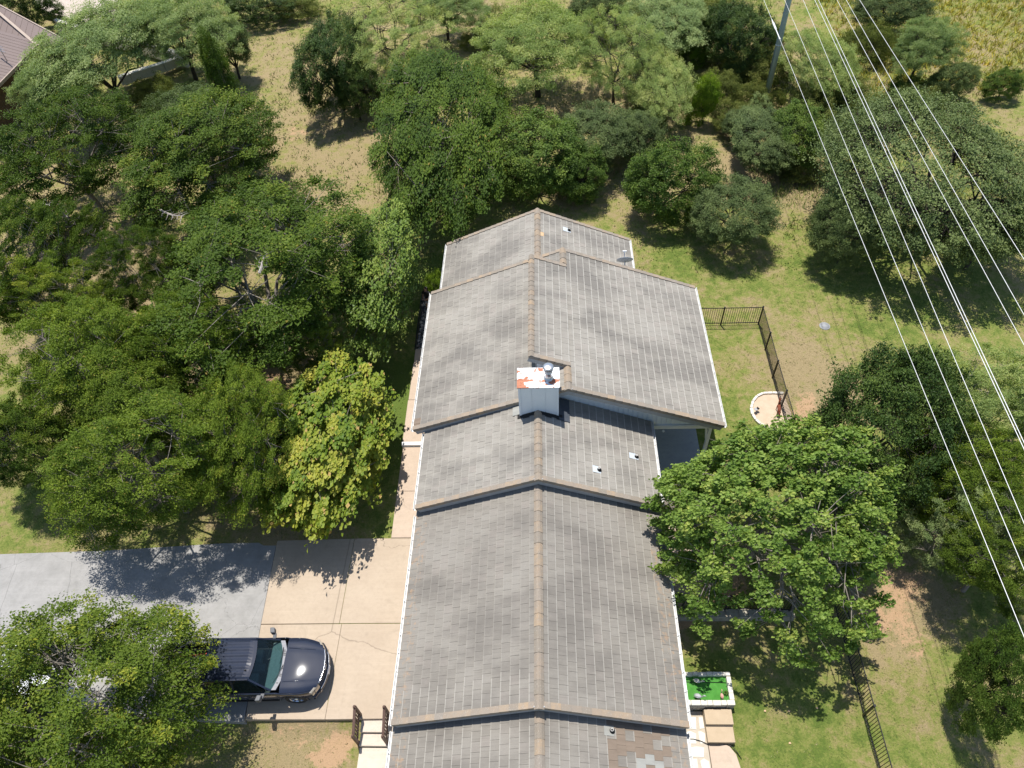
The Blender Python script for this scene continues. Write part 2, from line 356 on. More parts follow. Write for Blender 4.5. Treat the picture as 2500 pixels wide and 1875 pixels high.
def ground_mat():
    m = NM('ground_grass_and_soil'); p = m.coord()
    d = m.attr('dry').outputs['Fac']; s = m.attr('soil').outputs['Fac']
    a = m.noise(.45, 5, .6, p); b = m.noise(2.3, 5, .65, p, .3); c = m.noise(13, 4, .7, p); e = m.noise(60, 3, .7, p)
    k = m.math('ADD', m.math('ADD', d, m.math('MULTIPLY', m.math('SUBTRACT', a, .5), 1.5)), m.math('MULTIPLY', m.math('SUBTRACT', b, .5), 1.6))
    k = m.math('ADD', k, m.math('MULTIPLY', m.math('SUBTRACT', c, .5), 1.0))
    col = m.ramp(k, [(.06, (.12,.18,.033)), (.34, (.215,.25,.06)), (.56, (.295,.27,.10)), (.86, (.37,.285,.16))])
    col = m.mix(m.ramp(e, [(.36, .55), (.55, 0.)]), col, (.09,.095,.035))
    col = m.mix(m.ramp(c, [(.28, .45), (.46, 0.)]), col, (.10,.10,.045))
    t = m.math('ADD', s, m.math('MULTIPLY', m.math('SUBTRACT', b, .5), 1.3))
    t = m.math('ADD', t, m.math('MULTIPLY', m.math('SUBTRACT', c, .5), .7))
    so_ = m.mix(m.ramp(e, [(.3, .4), (.6, 0.)]), (.50,.33,.20), (.28,.17,.10))
    col = m.mix(m.ramp(t, [(.48, 0.), (.62, .9)]), col, so_)
    m.bump(m.math('ADD', c, m.math('MULTIPLY', e, .6)), .9, .06)
    return m.fin(col, .95, 0, .1)
gme.materials.append(ground_mat())
go = bpy.data.objects.new('ground', gme); C.objects.link(go); tag(go, kind='structure')

# ------------------------------------------------------------------ paving
def slab(name, pts, z1, th, mat, kind='structure', bevel=.012):
    mb = MB(); mb.poly(pts, z1-th, z1); o = mb.build(name, mat, bevel=bevel, seg=1)
    if kind: tag(o, kind=kind)
    return o
# driveway: four concrete slabs with joints
dw = empty('driveway'); tag(dw, kind='structure')
xw0, xw1 = -11.12, -11.62; ym = 10.6
for pts in ([(xw0,7.08),(-8.2,7.10),(-8.2,ym),(-11.42,ym-.03)], [(-8.19,7.10),(-4.9,7.16),(-4.9,ym+.02),(-8.19,ym)],
            [(-11.42,ym-.005),(-8.3,ym+.025),(-8.3,14.3),(xw1,14.22)], [(-8.285,ym+.025),(-4.9,ym+.045),(-4.9,14.3),(-8.285,14.3)]):
    mb = MB(); mb.poly(pts, -.6, .0); mb.build('concrete_slab', MAT['concrete'], dw, bevel=.01, seg=1)
slab('asphalt_drive', [(-60,8.2),(-30,7.6),(-11.15,7.0),(-11.43,ym),(-11.63,14.15),(-14,14.12),(-19,13.8),(-24,13.65),(-31,13.9),(-60,14.5)], -.012, .4, MAT['asphalt'])
sw = empty('sidewalk'); tag(sw, kind='structure')
mb = MB(); mb.poly([(-6.72,14.32),(-5.0,14.32),(-5.0,16.6),(-6.75,16.6)], -.4, .02); mb.build('sidewalk_slab', MAT['sidewalk'], sw, bevel=.01, seg=1)
mb = MB(); mb.poly([(-6.75,16.615),(-5.0,16.615),(-5.0,19.0),(-6.78,19.0)], -.4, .02); mb.build('sidewalk_slab', MAT['sidewalk'], sw, bevel=.01, seg=1)
mb = MB(); mb.box(-6.82,-5.0,19.01,19.2,-.4,.165); mb.build('step_edge', MAT['white_paint'], sw, bevel=.01, seg=1)
for y0, y1 in ((19.21,21.70),(21.72,24.13),(24.15,25.12)):
    mb = MB(); mb.poly([(-6.80,y0),(-5.2,y0),(-5.2,y1),(-6.82,y1)], -.4, .16); mb.build('sidewalk_slab', MAT['sidewalk'], sw, bevel=.01, seg=1)

# stone bed beside the house
def rocks(name, poly_pts, n, r0, r1, z, mats, parent=None, seed=1):
    rg = random.Random(seed); mb = MB(); xs_ = [p[0] for p in poly_pts]; ys_ = [p[1] for p in poly_pts]
    for _ in range(n):
        x = rg.uniform(min(xs_), max(xs_)); y = rg.uniform(min(ys_), max(ys_)); r = rg.uniform(r0, r1)
        a = rg.random()*6.28; vs = []
        for k in range(5):
            t = a+k*6.283/5; rr = r*rg.uniform(.7, 1.15); vs.append((x+rr*math.cos(t), y+rr*math.sin(t), z+rg.uniform(0, .02)))
        vs.append((x+rg.uniform(-.3, .3)*r, y+rg.uniform(-.3, .3)*r, z+r*rg.uniform(.5, .9)))
        mb.add(vs, [(k, (k+1) % 5, 5) for k in range(5)], rg.choice(range(len(mats))))
    return mb.build(name, mats, parent)
M_st = [mottled('stone_dark', (.05,.05,.06), (.09,.09,.10), 9, .8), mottled('stone_grey', (.20,.20,.21), (.30,.29,.28), 9, .8), mottled('stone_pale', (.45,.40,.34), (.58,.52,.45), 9, .8), mottled('stone_dark_b', (.07,.065,.07), (.12,.12,.13), 9, .8)]
tag(slab('stone_bed_soil', [(-6.82,25.14),(-5.3,25.14),(-5.3,29.4),(-6.9,29.4)], .03, .3, mottled('bed_soil', (.04,.038,.04), (.07,.065,.065), 6, .95)), kind='structure')
tag(rocks('bed_stones', [(-6.78,25.2),(-5.35,29.4)], 900, .05, .12, .03, M_st), kind='stuff')
mb = MB(); mb.tube([(-6.86,25.15,.08),(-6.9,27,.09),(-6.93,29.5,.08)], .035, 6)
tag(mb.build('garden_edging', MAT['black_metal']), 'black edging strip along the dark stone bed left of the roof', 'edging')

# right hand side: flagstones, walk, patio
slab('patio', [(4.0,17.2),(6.86,17.2),(6.86,23.2),(4.0,23.2)], .03, .4, MAT['patio'])
slab('patio_walk', [(4.1,11.1),(5.9,11.1),(6.1,15.1),(4.1,15.1)], .01, .3, MAT['sidewalk'])
slab('patio_landing', [(4.1,15.12),(6.4,15.12),(6.4,17.18),(4.1,17.18)], .02, .3, mottled('landing_dirty', (.14,.12,.10), (.22,.19,.16), 3, .9))
slab('garden_walk', [(5.50,-3),(6.75,-3),(6.38,5.7),(6.30,6.15),(6.12,6.40),(5.95,6.47),(5.40,6.47)], -.30, .3, MAT['sidewalk'])
slab('flagstone_bed', [(4.0,-3),(5.49,-3),(5.385,6.4),(5.35,7.55),(4.0,7.55)], -.325, .3, MAT['mortar'])
fl = empty('flagstone_path'); tag(fl, kind='structure')
rg = random.Random(5)
gy = 7.4; row = 0
while gy > 3.2:
    gh = rg.uniform(.38, .55); gx = 4.1
    while gx < 5.3:
        gw = min(rg.uniform(.34, .62), 5.36-gx)
        if gw > .16:
            pts = [(gx+.03+rg.uniform(0, .05), gy-gh+.03+rg.uniform(0, .06)), (gx+gw-.02-rg.uniform(0, .08), gy-gh+.02+rg.uniform(0, .05)),
                   (gx+gw-.02-rg.uniform(0, .04), gy-.03-rg.uniform(0, .1)), (gx+gw*.5, gy-.01-rg.uniform(0, .05)), (gx+.02+rg.uniform(0, .06), gy-.04-rg.uniform(0, .06))]
            mb = MB(); mb.poly(pts, -.34, -.312+rg.uniform(0, .012)); mb.build('flagstone', MAT['flagstone'], fl)
        gx += gw
    gy -= gh

# two steps by the planter
st = empty('garden_steps', (0, 0, 0), 0, 'two tan concrete steps between the stone planter and the garden walk', 'steps')
mb = MB(); mb.box(5.36,6.30,6.48,7.52,-.6,-.12); mb.build('tread', MAT['tread'], st, bevel=.012)
mb = MB(); mb.box(5.35,6.31,7.02,7.53,-.58,.04); mb.build('tread', MAT['tread'], st, bevel=.012)

# left stairs beside the garage
ls = empty('side_stairs', (0, 0, 0), 0, 'pale concrete steps going down beside the garage between brown railings', 'steps')
for y0, y1, z in ((6.72,7.17,-.12),(6.30,6.71,-.26)):
    mb = MB(); mb.box(-6.88,-5.0,y0,y1,-.9,z); mb.build('tread', MAT['pale_conc'], ls, bevel=.012)
slab('lower_path', [(-6.92,-3),(-5.55,-3),(-5.55,6.28),(-6.88,6.28)], -.40, .4, MAT['pale_conc'])
mb = MB(); mb.poly([(-5.54,-3),(-4.7,-3),(-4.7,6.28),(-5.54,6.28)], -.7, -.42)
tag(mb.build('gravel_strip_soil', MAT['mortar']), kind='structure')
tag(rocks('strip_gravel', [(-5.5,3.2),(-4.8,6.2)], 350, .03, .06, -.42, [M_st[2], M_st[2], M_st[1]], seed=4), kind='stuff')

def railing(x, label):
    r_ = empty('railing', (x, 0, 0), 0, label, 'railing', 'brown railings of the side stairs')
    tops = [(7.26, .02, 1.0), (6.40, -.36, .64)]
    for (y, z0, z1) in tops:
        mb = MB(); mb.box(-.05,.05,y-.05,y+.05,z0-.1,z1); mb.build('post', MAT['brown_wood'], r_, bevel=.008)
        mb = MB(); mb.lathe((0,y,z1), [(0,.05),(.04,.045),(.062,.0),(.055,-.01),(0,-.012)], 4); mb.build('post_cap', MAT['brown_wood'], r_)
    mb = MB(); mb.bar((0,7.21,.90),(0,6.45,.56),.09,.07); mb.build('top_rail', MAT['brown_wood'], r_, bevel=.006)
    mb = MB(); mb.bar((0,7.21,.22),(0,6.45,-.12),.05,.07); mb.build('bottom_rail', MAT['brown_wood'], r_, bevel=.006)
    for k in range(6):
        t = (k+1)/7; y = 7.21-.76*t; z = -.34*t
        mb = MB(); mb.box(-.018,.018,y-.025,y+.025,z+.25,z+.88); mb.build('baluster', MAT['brown_wood'], r_)
railing(-6.93, 'brown wooden railing on the lawn side of the side stairs')
railing(-5.88, 'brown wooden railing close to the gutter on the side stairs')

# ------------------------------------------------------------------ house
house = empty('house', (0, 0, 0), 0, 'long single storey house with grey tiled gable roofs and a boxy white chimney', 'house')
EXP, TW, TT = .335, .30, .02
# shared tile meshes for individually placed tiles (unit = one tile: x up slope, y along eave)
def tile_geo():
    # worn pale strip along the lower edge
    # lower edge thick and lifted, upper edge tucked under the next course
    L = EXP+.05; W = TW-.006
    q = .032; h = .046-.032*q/L
    return ([(0,0,.018),(L,0,.000),(L,W,.000),(0,W,.018),(0,0,.043),(L,0,.014),(L,W,.014),(0,W,.043),(q,0,h),(q,W,h)],
            [(8,5,6,9),(4,8,9,7),(0,4,7,3),(0,1,5,4),(3,7,6,2),(0,3,2,1),(1,2,6,5)], [0,1,1,0,0,0,0])
TV, TF, TE = tile_geo()
tile_me = bpy.data.meshes.new('tile'); tile_me.from_pydata(TV, [], TF); tile_me.attributes.new('edge', 'FLOAT', 'FACE').data.foreach_set('value', TE); tile_me.materials.append(MAT['tile'])
tile_special = {}
for k in ('tile_brown', 'tile_light', 'tile_orange'):
    me = tile_me.copy(); me.materials.clear(); me.materials.append(MAT[k]); tile_special[k] = me
n_ind = [0]; rgt = random.Random(11)
def slope(roof, xe, xr, y0, y1, ze, zr, single_below=None, yfun=None, special=None, off=0):
    """tiles of one slope. xe,ze eave; xr,zr ridge. tiles with y < single_below are separate objects."""
    sgn = 1 if xr > xe else -1; run = abs(xr-xe); ln = math.hypot(run, zr-ze); ca, sa = run/ln, (zr-ze)/ln
    U = Vector((sgn*ca, 0, sa)); W_ = Vector((0, 1, 0)); N = Vector((-sgn*sa, 0, ca))
    nc = int(math.ceil(ln/EXP-.25)); ex = ln/nc; k_ = ex/EXP
    Vs, Fs, Rn, Sp, Ed = [], [], [], [], []
    for c in range(nc):
        s0 = c*ex
        ya, yb = yfun(s0+ex*.5) if yfun else (y0, y1)
        y = ya-(TW/2 if (c+off) % 2 else 0); y -= rgt.uniform(0, .02)
        while y < yb-.02:
            a = max(y, ya); b = min(y+TW, yb)
            if b-a > .04:
                o = Vector((xe, a, ze))+U*s0
                wsc = (b-a)/TW
                sp_ = special(c, a, nc) if special else None
                if single_below is not None and a < single_below and b-a > TW*.9:
                    ob = bpy.data.objects.new('tile', tile_special[sp_] if sp_ else tile_me); C.objects.link(ob); ob.parent = roof
                    lift = rgt.uniform(-.002, .005)
                    xa = U*k_; m4 = Matrix(((xa.x, 0, N.x, o.x), (0, 1, 0, o.y), (xa.z, 0, N.z, o.z), (0, 0, 0, 1)))
                    if sgn < 0: pass
                    ob.matrix_local = Matrix.Translation(N*lift) @ m4; n_ind[0] += 1
                else:
                    bs = len(Vs); lift = rgt.uniform(-.002, .006); tl = rgt.uniform(-.004, .004)
                    for (vx, vy, vz) in TV:
                        vz2 = vz+lift+tl*(vy/TW-.5)
                        p = o+U*(vx*k_)+W_*(vy*wsc)+N*vz2; Vs.append((p.x, p.y, p.z))
                    for f in TF: Fs.append([bs+i for i in f]); 
                    q = rgt.random(); Rn += [q]*7; Ed += [e_*(1.0 if sgn < 0 else .35) for e_ in TE]; Sp += [{'tile_brown': 1, 'tile_light': 2, 'tile_orange': 3}.get(sp_, 0)]*7
            y += TW
    if Vs:
        me = npmesh('tiles', np.array(Vs), np.array(Fs), {'rnd': np.array(Rn), 'edge': np.array(Ed, float)})
        for k in ('tile', 'tile_brown', 'tile_light', 'tile_orange'): me.materials.append(MAT[k])
        me.polygons.foreach_set('material_index', np.array(Sp, np.int32))
        o = bpy.data.objects.new('tiles', me); C.objects.link(o); o.parent = roof; tag(o, kind='stuff')
    # deck under the tiles
    mb = MB(); a = Vector((xe, y0, ze)); mb.obox(a-N*.05, U*ln, W_*(y1-y0), N*.045)
    return mb
# angled cap tile: length 1 along +y
def cap_geo(w, drop, L=.40, th=.02):
    v = []
    for y, dz, s in ((0, .015, 1.03), (L, 0, .97)):
        for q, z in ((-w, -drop), (-w*.45, -.012), (0, .022), (w*.45, -.012), (w, -drop)): v.append((q*s, y, z+dz))
    for y, dz, s in ((0, .015, 1.03), (L, 0, .97)):
        for q, z in ((-w, -drop), (w, -drop)): v.append((q*s, y, z+dz-th))
    f = [(i, i+1, i+6, i+5) for i in range(4)]+[(0, 10, 11, 4, 3, 2, 1), (0, 5, 12, 10), (4, 11, 13, 9), (5, 6, 7, 8, 9, 13, 12)]
    return v, f
def add_caps(roof, name, a, b, w, drop, L=.40, up=None):
    a, b = Vector(a), Vector(b); d = (b-a); n = max(1, round(d.length/L)); Ls = d.length/n; d.normalize()
    side = d.cross(Vector((0, 0, 1))).normalized(); upv = side.cross(d).normalized()
    v, f = cap_geo(w, drop, Ls+.035)
    me = bpy.data.meshes.new(name); me.from_pydata(v, [], f); me.materials.append(MAT['cap'])
    for i in range(n):
        o = bpy.data.objects.new(name, me); C.objects.link(o); o.parent = roof; p = a+d*(Ls*i)+upv*rgt.uniform(-.002, .006)
        r_ = rgt.uniform(-.012, .012); s2 = side+d*r_
        o.matrix_local = Matrix(((s2.x, d.x, upv.x, p.x), (s2.y, d.y, upv.y, p.y), (s2.z, d.z, upv.z, p.z), (0, 0, 0, 1)))
def rake(roof, xe, ze, xr, zr, y, south, dark=True):
    """L-shaped verge tiles on a gable edge climbing from eave to ridge, with a barge board below"""
    sgn = 1 if xr > xe else -1; d = Vector((xr-xe, 0, zr-ze)); ln = d.length; n = round(ln/.335); L = ln/n; d.normalize()
    N = Vector((-d.z, 0, d.x)) if sgn > 0 else Vector((d.z, 0, -d.x))
    o_ = -1 if south else 1
    me = None
    for i in range(n):
        p = Vector((xe, y, ze))+d*(L*i)+N*(.038+rgt.uniform(-.003, .004))
        mb = MB(); t0, t1 = .022, .0
        # top flange 0.17 wide, side flange 0.13 deep
        y0, y1 = (0, .17*(-o_))
        def P(s, yy, h): return (s*L*1.08, yy, h)
        vs = [P(0,0,t0+.02),P(1,0,t1+.02),P(1,y1,t1+.02),P(0,y1,t0+.02), P(0,0,t0),P(1,0,t1),P(1,y1,t1),P(0,y1,t0)]
        mb.add(vs, [(0,1,2,3),(4,7,6,5),(0,4,5,1),(1,5,6,2),(2,6,7,3),(3,7,4,0)])
        y2 = .022*o_
        vs = [P(0,0,t0+.021),P(1,0,t1+.021),P(1,0,-.12),P(0,0,-.12),P(0,y2,t0+.021),P(1,y2,t1+.021),P(1,y2,-.12),P(0,y2,-.12)]
        mb.add(vs, [(0,1,2,3),(4,7,6,5),(0,4,5,1),(1,5,6,2),(2,6,7,3),(3,7,4,0)])
        if me is None: me = mb.mesh('verge_tile'); me.materials.append(MAT['cap'])
        o = bpy.data.objects.new('verge_tile', me); C.objects.link(o); o.parent = roof
        o.matrix_local = Matrix(((d.x, 0, N.x, p.x), (0, 1, 0, p.y), (d.z, 0, N.z, p.z), (0, 0, 0, 1)))
    mb = MB(); a = Vector((xe, y+(.0 if south else -.03), ze)); mb.obox(a-N*.30+d*.02, d*(ln-.02+.22*abs(d.z)), Vector((0, .03, 0)), N*.22)
    mb.build('barge_board', MAT['trim_grey'], roof)
def gutter(x, y0, y1, z, left):
    """open K profile gutter with straps"""
    o_ = -1 if left else 1; g = MB(); w, h, t = .115, .10, .006
    prof = [(0, 0), (0, -h), (o_*w*.7, -h), (o_*w, -h*.3), (o_*w, 0), (o_*(w-.018), 0), (o_*(w-.018), -.012), (o_*(w-t), -.014), (o_*(w*.66), -h+t), (o_*t, -h+t), (o_*t, 0)]
    n = len(prof); vs = [(x+a, y, z+b) for y in (y0, y1) for a, b in prof]
    g.add(vs, [(i, (i+1) % n, n+(i+1) % n, n+i) for i in range(n)]+[tuple(range(n)), tuple(range(n, 2*n))[::-1]])
    go_ = g.build('gutter', MAT['gutter'], house)
    y = y0+.5; i = 0
    sme = MB(); sme.box(0, o_*(w+.004), -.012, .012, 0, .014); sme = sme.mesh('gutter_strap'); sme.materials.append(MAT['gutter'])
    while y < y1-.1:
        s = bpy.data.objects.new('gutter_strap', sme); C.objects.link(s); s.parent = go_; s.location = (x, y, z+.001); y += .62
    return go_
wallM = MAT['siding']
secs = {  # xl, xr, xridge, y0, y1, z_eave, z_ridge
 'A': (-5.20, 4.42, -.36, 25.5, 30.08, 2.98, 5.02),
 'B': (-5.68, 7.28, .82, 17.74, 26.25, 3.00, 5.56),
 'C': (-5.20, 4.32, -.38, 14.03, 18.15, 2.86, 4.92),
 'D': (-5.22, 4.31, -.40, 6.30, 14.30, 2.42, 4.48),
 'E': (-5.25, 4.28, -.40, .4, 6.75, 1.94, 4.00)}
CLY0, CLY1, CLX = 18.92, 25.08, -.60
zc_hi = 5.56+(5.56-3.0)/(7.28-.82)*(.82-CLX)          # high edge of the raised east slope
roofs = {}
desc = {'A': 'far', 'B': 'largest', 'C': 'middle', 'D': 'garage', 'E': 'nearest'}
def spE(c, a, nc):
    h = (math.sin(c*12.9898+round(a/.3)*78.233)*43758.5453) % 1
    if 2 <= c <= 8 and a > 3.5:
        if h < .62+.05*(a > 5.2): return 'tile_brown'
        if h > .93: return 'tile_light'
    if 4 < c <= 12 and h > .93: return 'tile_light'
    if 6 < c <= 11 and a < 5.2 and h < .10: return 'tile_brown'
    return None
def spA(c, a, nc):
    if c == nc-1 and 27.9 < a < 28.3: return 'tile_orange'
def spC(c, a, nc):
    if c >= nc-6 and a > 17.0: return 'tile_light'
def spBL(c, a, nc):
    if c == nc-1 and a < 19: return 'tile_light'
def spB0(c, a, nc):
    if c == 0 and a < 18.3: return 'tile_brown'
for k, (xl, xr, xm, y0, y1, ze, zr) in secs.items():
    rf = empty('roof', parent=house); roofs[k] = rf
    ind = {'D': None, 'E': None}.get(k)
    if k == 'D': ind = 7.25
    if k == 'E': ind = 6.05
    if k == 'B':
        def yfR(s): return (y0, y1)
        d1 = slope(rf, xl, xm, y0, y1, ze, zr, special=spB0)
        d2 = slope(rf, xr, xm, y0, y1, ze, zr)
    elif k == 'E':
        d1 = slope(rf, xl, xm, 4.3, y1, ze, zr, 5.9); d2 = slope(rf, xr, xm, 4.3, y1, ze, zr, 5.9, special=spE)
    else:
        spf = {'A': spA, 'C': None}.get(k)
        d1 = slope(rf, xl, xm, y0, y1, ze, zr, ind); d2 = slope(rf, xr, xm, y0, y1, ze, zr, ind, special=spf)
    d1.v += []; n0 = len(d1.v); d1.add(d2.v, d2.f); d1.build('roof_deck', MAT['trim_grey'], rf)
    if k == 'B':
        # raised clerestory: the east slope carries on past the ridge
        up = empty('roof', parent=house); roofs['H'] = up
        dd = slope(up, .90, CLX, CLY0, CLY1, 5.56-.0317+.06, zc_hi+.06); dd.build('roof_deck', MAT['trim_grey'], up)
        # the raised slope covers the first courses east of the ridge seamlessly
        add_caps(up, 'ridge_tile', (CLX-.02, CLY0-.02, zc_hi+.14), (CLX-.02, CLY1, zc_hi+.14), .13, .07, .30)
        rake(up, .92, 5.56+.02, CLX, zc_hi+.06, CLY0, True)
        rake(up, .92, 5.56+.02, CLX, zc_hi+.06, CLY1, False)
        add_caps(rf, 'ridge_tile', (xm, y0-.07, zr+.085), (xm, CLY0-.05, zr+.085), .15, .085, .40)
        add_caps(rf, 'ridge_tile', (xm, CLY1+.1, zr+.085), (xm, y1, zr+.085), .15, .085, .40)
    else:
        ya = max(y0, 4.3 if k == 'E' else y0); yb = {'A': y1, 'C': 17.2, 'D': 14.2, 'E': 6.4}[k]
        if k == 'A': ya = 26.3
        add_caps(rf, 'ridge_tile', (xm, ya-.07, zr+.085), (xm, yb, zr+.085), .15, .085, .34 if k == 'C' else .42)
    if k in 'BCD':
        rake(rf, xl, ze, xm, zr, y0, True); rake(rf, xr, ze, xm, zr, y0, True)
    if k in 'AB':
        rake(rf, xl, ze, xm, zr, y1, False); rake(rf, xr, ze, xm, zr, y1, False)
    if k in 'BCD':
        mb = MB(); mb.box(xm-.17, xm+.17, y0-.004, y0+.032, zr-.30, zr+.03); mb.build('ridge_block', MAT['trim_grey'], rf)
    # gutters
    ga, gb = {'A': (26.3, y1), 'B': (y0, y1), 'C': (y0, 17.75), 'D': (y0, 14.0), 'E': (2.0, 6.25)}[k]
    gutter(xl, ga, gb, ze+.0, True)
    gutter(xr, 26.3 if k == 'A' else ga, 18.15 if k == 'C' else gb, ze+.0, False)
    # body of the house under this roof
    ov = .40; mb = MB(); wy0 = y0+.32 if k in 'BCD' else y0; wy1 = y1-.3 if k in 'A' else y1
    wxr = xr-ov if k != 'B' else 4.3
    if k == 'B': wy0 = 18.2
    sl_ = (zr-ze)/(xm-xl)
    P_ = [(xl+ov, -1.2), (wxr, -1.2), (wxr, ze+(xr-wxr)*(zr-ze)/(xr-xm)-.12), (xm, zr-.12), (xl+ov, ze+ov*sl_-.12)]
    if k == 'E': wy0 = -6
    vs = [(a, wy0, b) for a, b in P_]+[(a, wy1, b) for a, b in P_]
    mb.add(vs, [(0,1,2,3,4), (9,8,7,6,5)]+[(i, 5+i, 5+(i+1) % 5, (i+1) % 5) for i in range(5)])
    wl = mb.build('wall', wallM, house)
    # vertical boards on the visible gable face above the next roof
    if k == 'B':
        xw = xl+ov
        bm_ = bpy.data.meshes
        while xw < 7.0:
            w_ = .205
            zt = (ze+(xw-xl)*sl_ if xw < xm else ze+(xr-xw)*(zr-ze)/(xr-xm))-.10
            zt2 = (ze+(xw+w_-xl)*sl_ if xw+w_ < xm else ze+(xr-xw-w_)*(zr-ze)/(xr-xm))-.10
            zb = 2.62
            if zt2 > zb+.03 and zt > zb+.03 and not (-.95 < xw < .1):
                mb = MB(); mb.add([(xw+.011,18.165,zb),(xw+w_-.011,18.165,zb),(xw+w_-.011,18.165,zt2),(xw+.011,18.165,zt),(xw+.011,18.199,zb),(xw+w_-.011,18.199,zb),(xw+w_-.011,18.199,zt2),(xw+.011,18.199,zt)],
                    [(0,1,2,3),(7,6,5,4),(0,4,5,1),(1,5,6,2),(2,6,7,3),(3,7,4,0)])
                mb.build('siding_board', wallM, wl)
            xw += w_
# patio roof extras: gable backing, beam, posts, ceiling
pz = MAT['white_paint']
mb = MB(); vs = [(4.3,18.2,2.5),(7.0,18.2,2.5),(7.0,18.2,3.03),(4.3,18.2,4.1)]; vs += [(a, 18.24, c) for a, _, c in vs]
mb.add(vs, [(0,1,2,3),(7,6,5,4),(0,4,5,1),(1,5,6,2),(2,6,7,3),(3,7,4,0)]); mb.build('gable_panel', wallM, house)
mb = MB(); mb.box(4.31,7.0,18.10,18.30,2.38,2.61); mb.box(6.8,7.0,18.31,26.0,2.40,2.62); mb.build('porch_beam', pz, house, bevel=.01)
for py_ in (18.2, 22.0, 25.8):
    mb = MB(); mb.box(6.83,6.97,py_-.07,py_+.07,0,2.385); mb.build('porch_post', pz, house, bevel=.008)
mb = MB(); mb.bar((6.72,18.2,2.36),(6.84,18.2,1.5),.08,.08, up=(0,1,0)); mb.build('porch_brace', pz, house)
mb = MB(); mb.lathe((4.9,18.05,2.36), [(0,-.1),(.04,-.09),(.055,-.05),(.03,0),(0,0)], 10); mb.build('porch_light', MAT['white_paint'], house)
# clerestory walls
mb = MB()
zlow = lambda x: 5.56-abs(.82-x)*.3963 if x < .82 else 5.56
vs = [(-.42,CLY0+.3,zlow(-.42)-.1),(.80,CLY0+.3,5.5),(.80,CLY0+.3,5.53),(-.42,CLY0+.3,zc_hi-.07)]; vs += [(a, CLY1-.3, c) for a, _, c in vs]
mb.add(vs, [(0,1,2,3),(7,6,5,4),(0,4,5,1),(1,5,6,2),(2,6,7,3),(3,7,4,0)]); cw = mb.build('clerestory_wall', wallM, house)
for i in range(6):
    x0 = -.42+i*.2; a, b = x0+.004, x0+.196
    f_ = lambda x: 5.56+(.82-x)*.3963-.06
    mb = MB(); mb.add([(a,CLY0+.27,zlow(a)-.02),(b,CLY0+.27,zlow(b)-.02),(b,CLY0+.27,f_(b)),(a,CLY0+.27,f_(a)),(a,CLY0+.299,zlow(a)-.02),(b,CLY0+.299,zlow(b)-.02),(b,CLY0+.299,f_(b)),(a,CLY0+.299,f_(a))],
        [(0,1,2,3),(7,6,5,4),(0,4,5,1),(1,5,6,2),(2,6,7,3),(3,7,4,0)]); mb.build('siding_board', wallM, cw)
mb = MB(); mb.box(-.47,-.425,CLY0+.25,CLY0+.34,4.95,zc_hi-.1); mb.build('corner_trim', MAT['trim_grey'], cw)

# chimney
cx0, cx1, cy0, cy1, cz0, cz1 = -1.10, .42, 17.19, 18.10, 3.9, 6.38
ch = MB(); ch.box(cx0, cx1, cy0, cy1, cz0, cz1); ch = ch.build('chimney', wallM, house)
tag(ch, 'boxy white board-clad chimney')
for i, (a, b) in enumerate(((cx0+.09, cx0+.496), (cx0+.504, cx0+1.016), (cx0+1.024, cx1-.09))):
    mb = MB(); mb.box(a, b, cy0-.03, cy0-.001, cz0, cz1-.02); mb.build('siding_board', wallM, ch)
for a, b in ((cx0-.012, cx0+.085), (cx1-.085, cx1+.012)):
    mb = MB(); mb.box(a, b, cy0-.045, cy0+.07, cz0, cz1-.005); mb.build('corner_trim', wallM, ch)
mb = MB(); mb.box(cx0-.05, cx1+.05, cy0-.05, cy1+.05, cz1, cz1+.035)
mb.add([(cx0-.05,17.58,cz1+.036),(cx1+.05,17.58,cz1+.036),(cx1+.05,17.60,cz1+.046),(cx0-.05,17.60,cz1+.046),(cx0-.05,17.62,cz1+.036),(cx1+.05,17.62,cz1+.036)],[(0,1,2,3),(3,2,5,4)])
mb.build('chimney_cap', MAT['rust_white'], ch, bevel=.006)
fx, fy, fz = .05, 17.62, cz1+.035
fl_ = MB(); fl_.lathe((fx,fy,fz), [(.19,0),(.185,.03),(.135,.05),(.13,.34),(.155,.35),(.155,.37),(.13,.38),(.13,.42),(0,.42)], 24); fo = fl_.build('flue', MAT['galv'], ch)
fl_ = MB(); fl_.lathe((fx,fy,fz), [(.165,.44),(.175,.45),(.175,.50),(.165,.51),(.10,.51),(.10,.44),(.165,.44)], 24); fl_.build('flue_collar', MAT['galv'], fo)
fl_ = MB(); fl_.lathe((fx,fy,fz), [(.10,.42),(.10,.62)], 20); fl_.build('flue_throat', MAT['dark_void'], fo)
fl_ = MB(); fl_.lathe((fx,fy,fz), [(.19,.60),(.205,.605),(.205,.645),(.18,.67),(.165,.675),(.09,.70),(0,.705)], 28); fl_.build('flue_cap', MAT['galv'], fo)
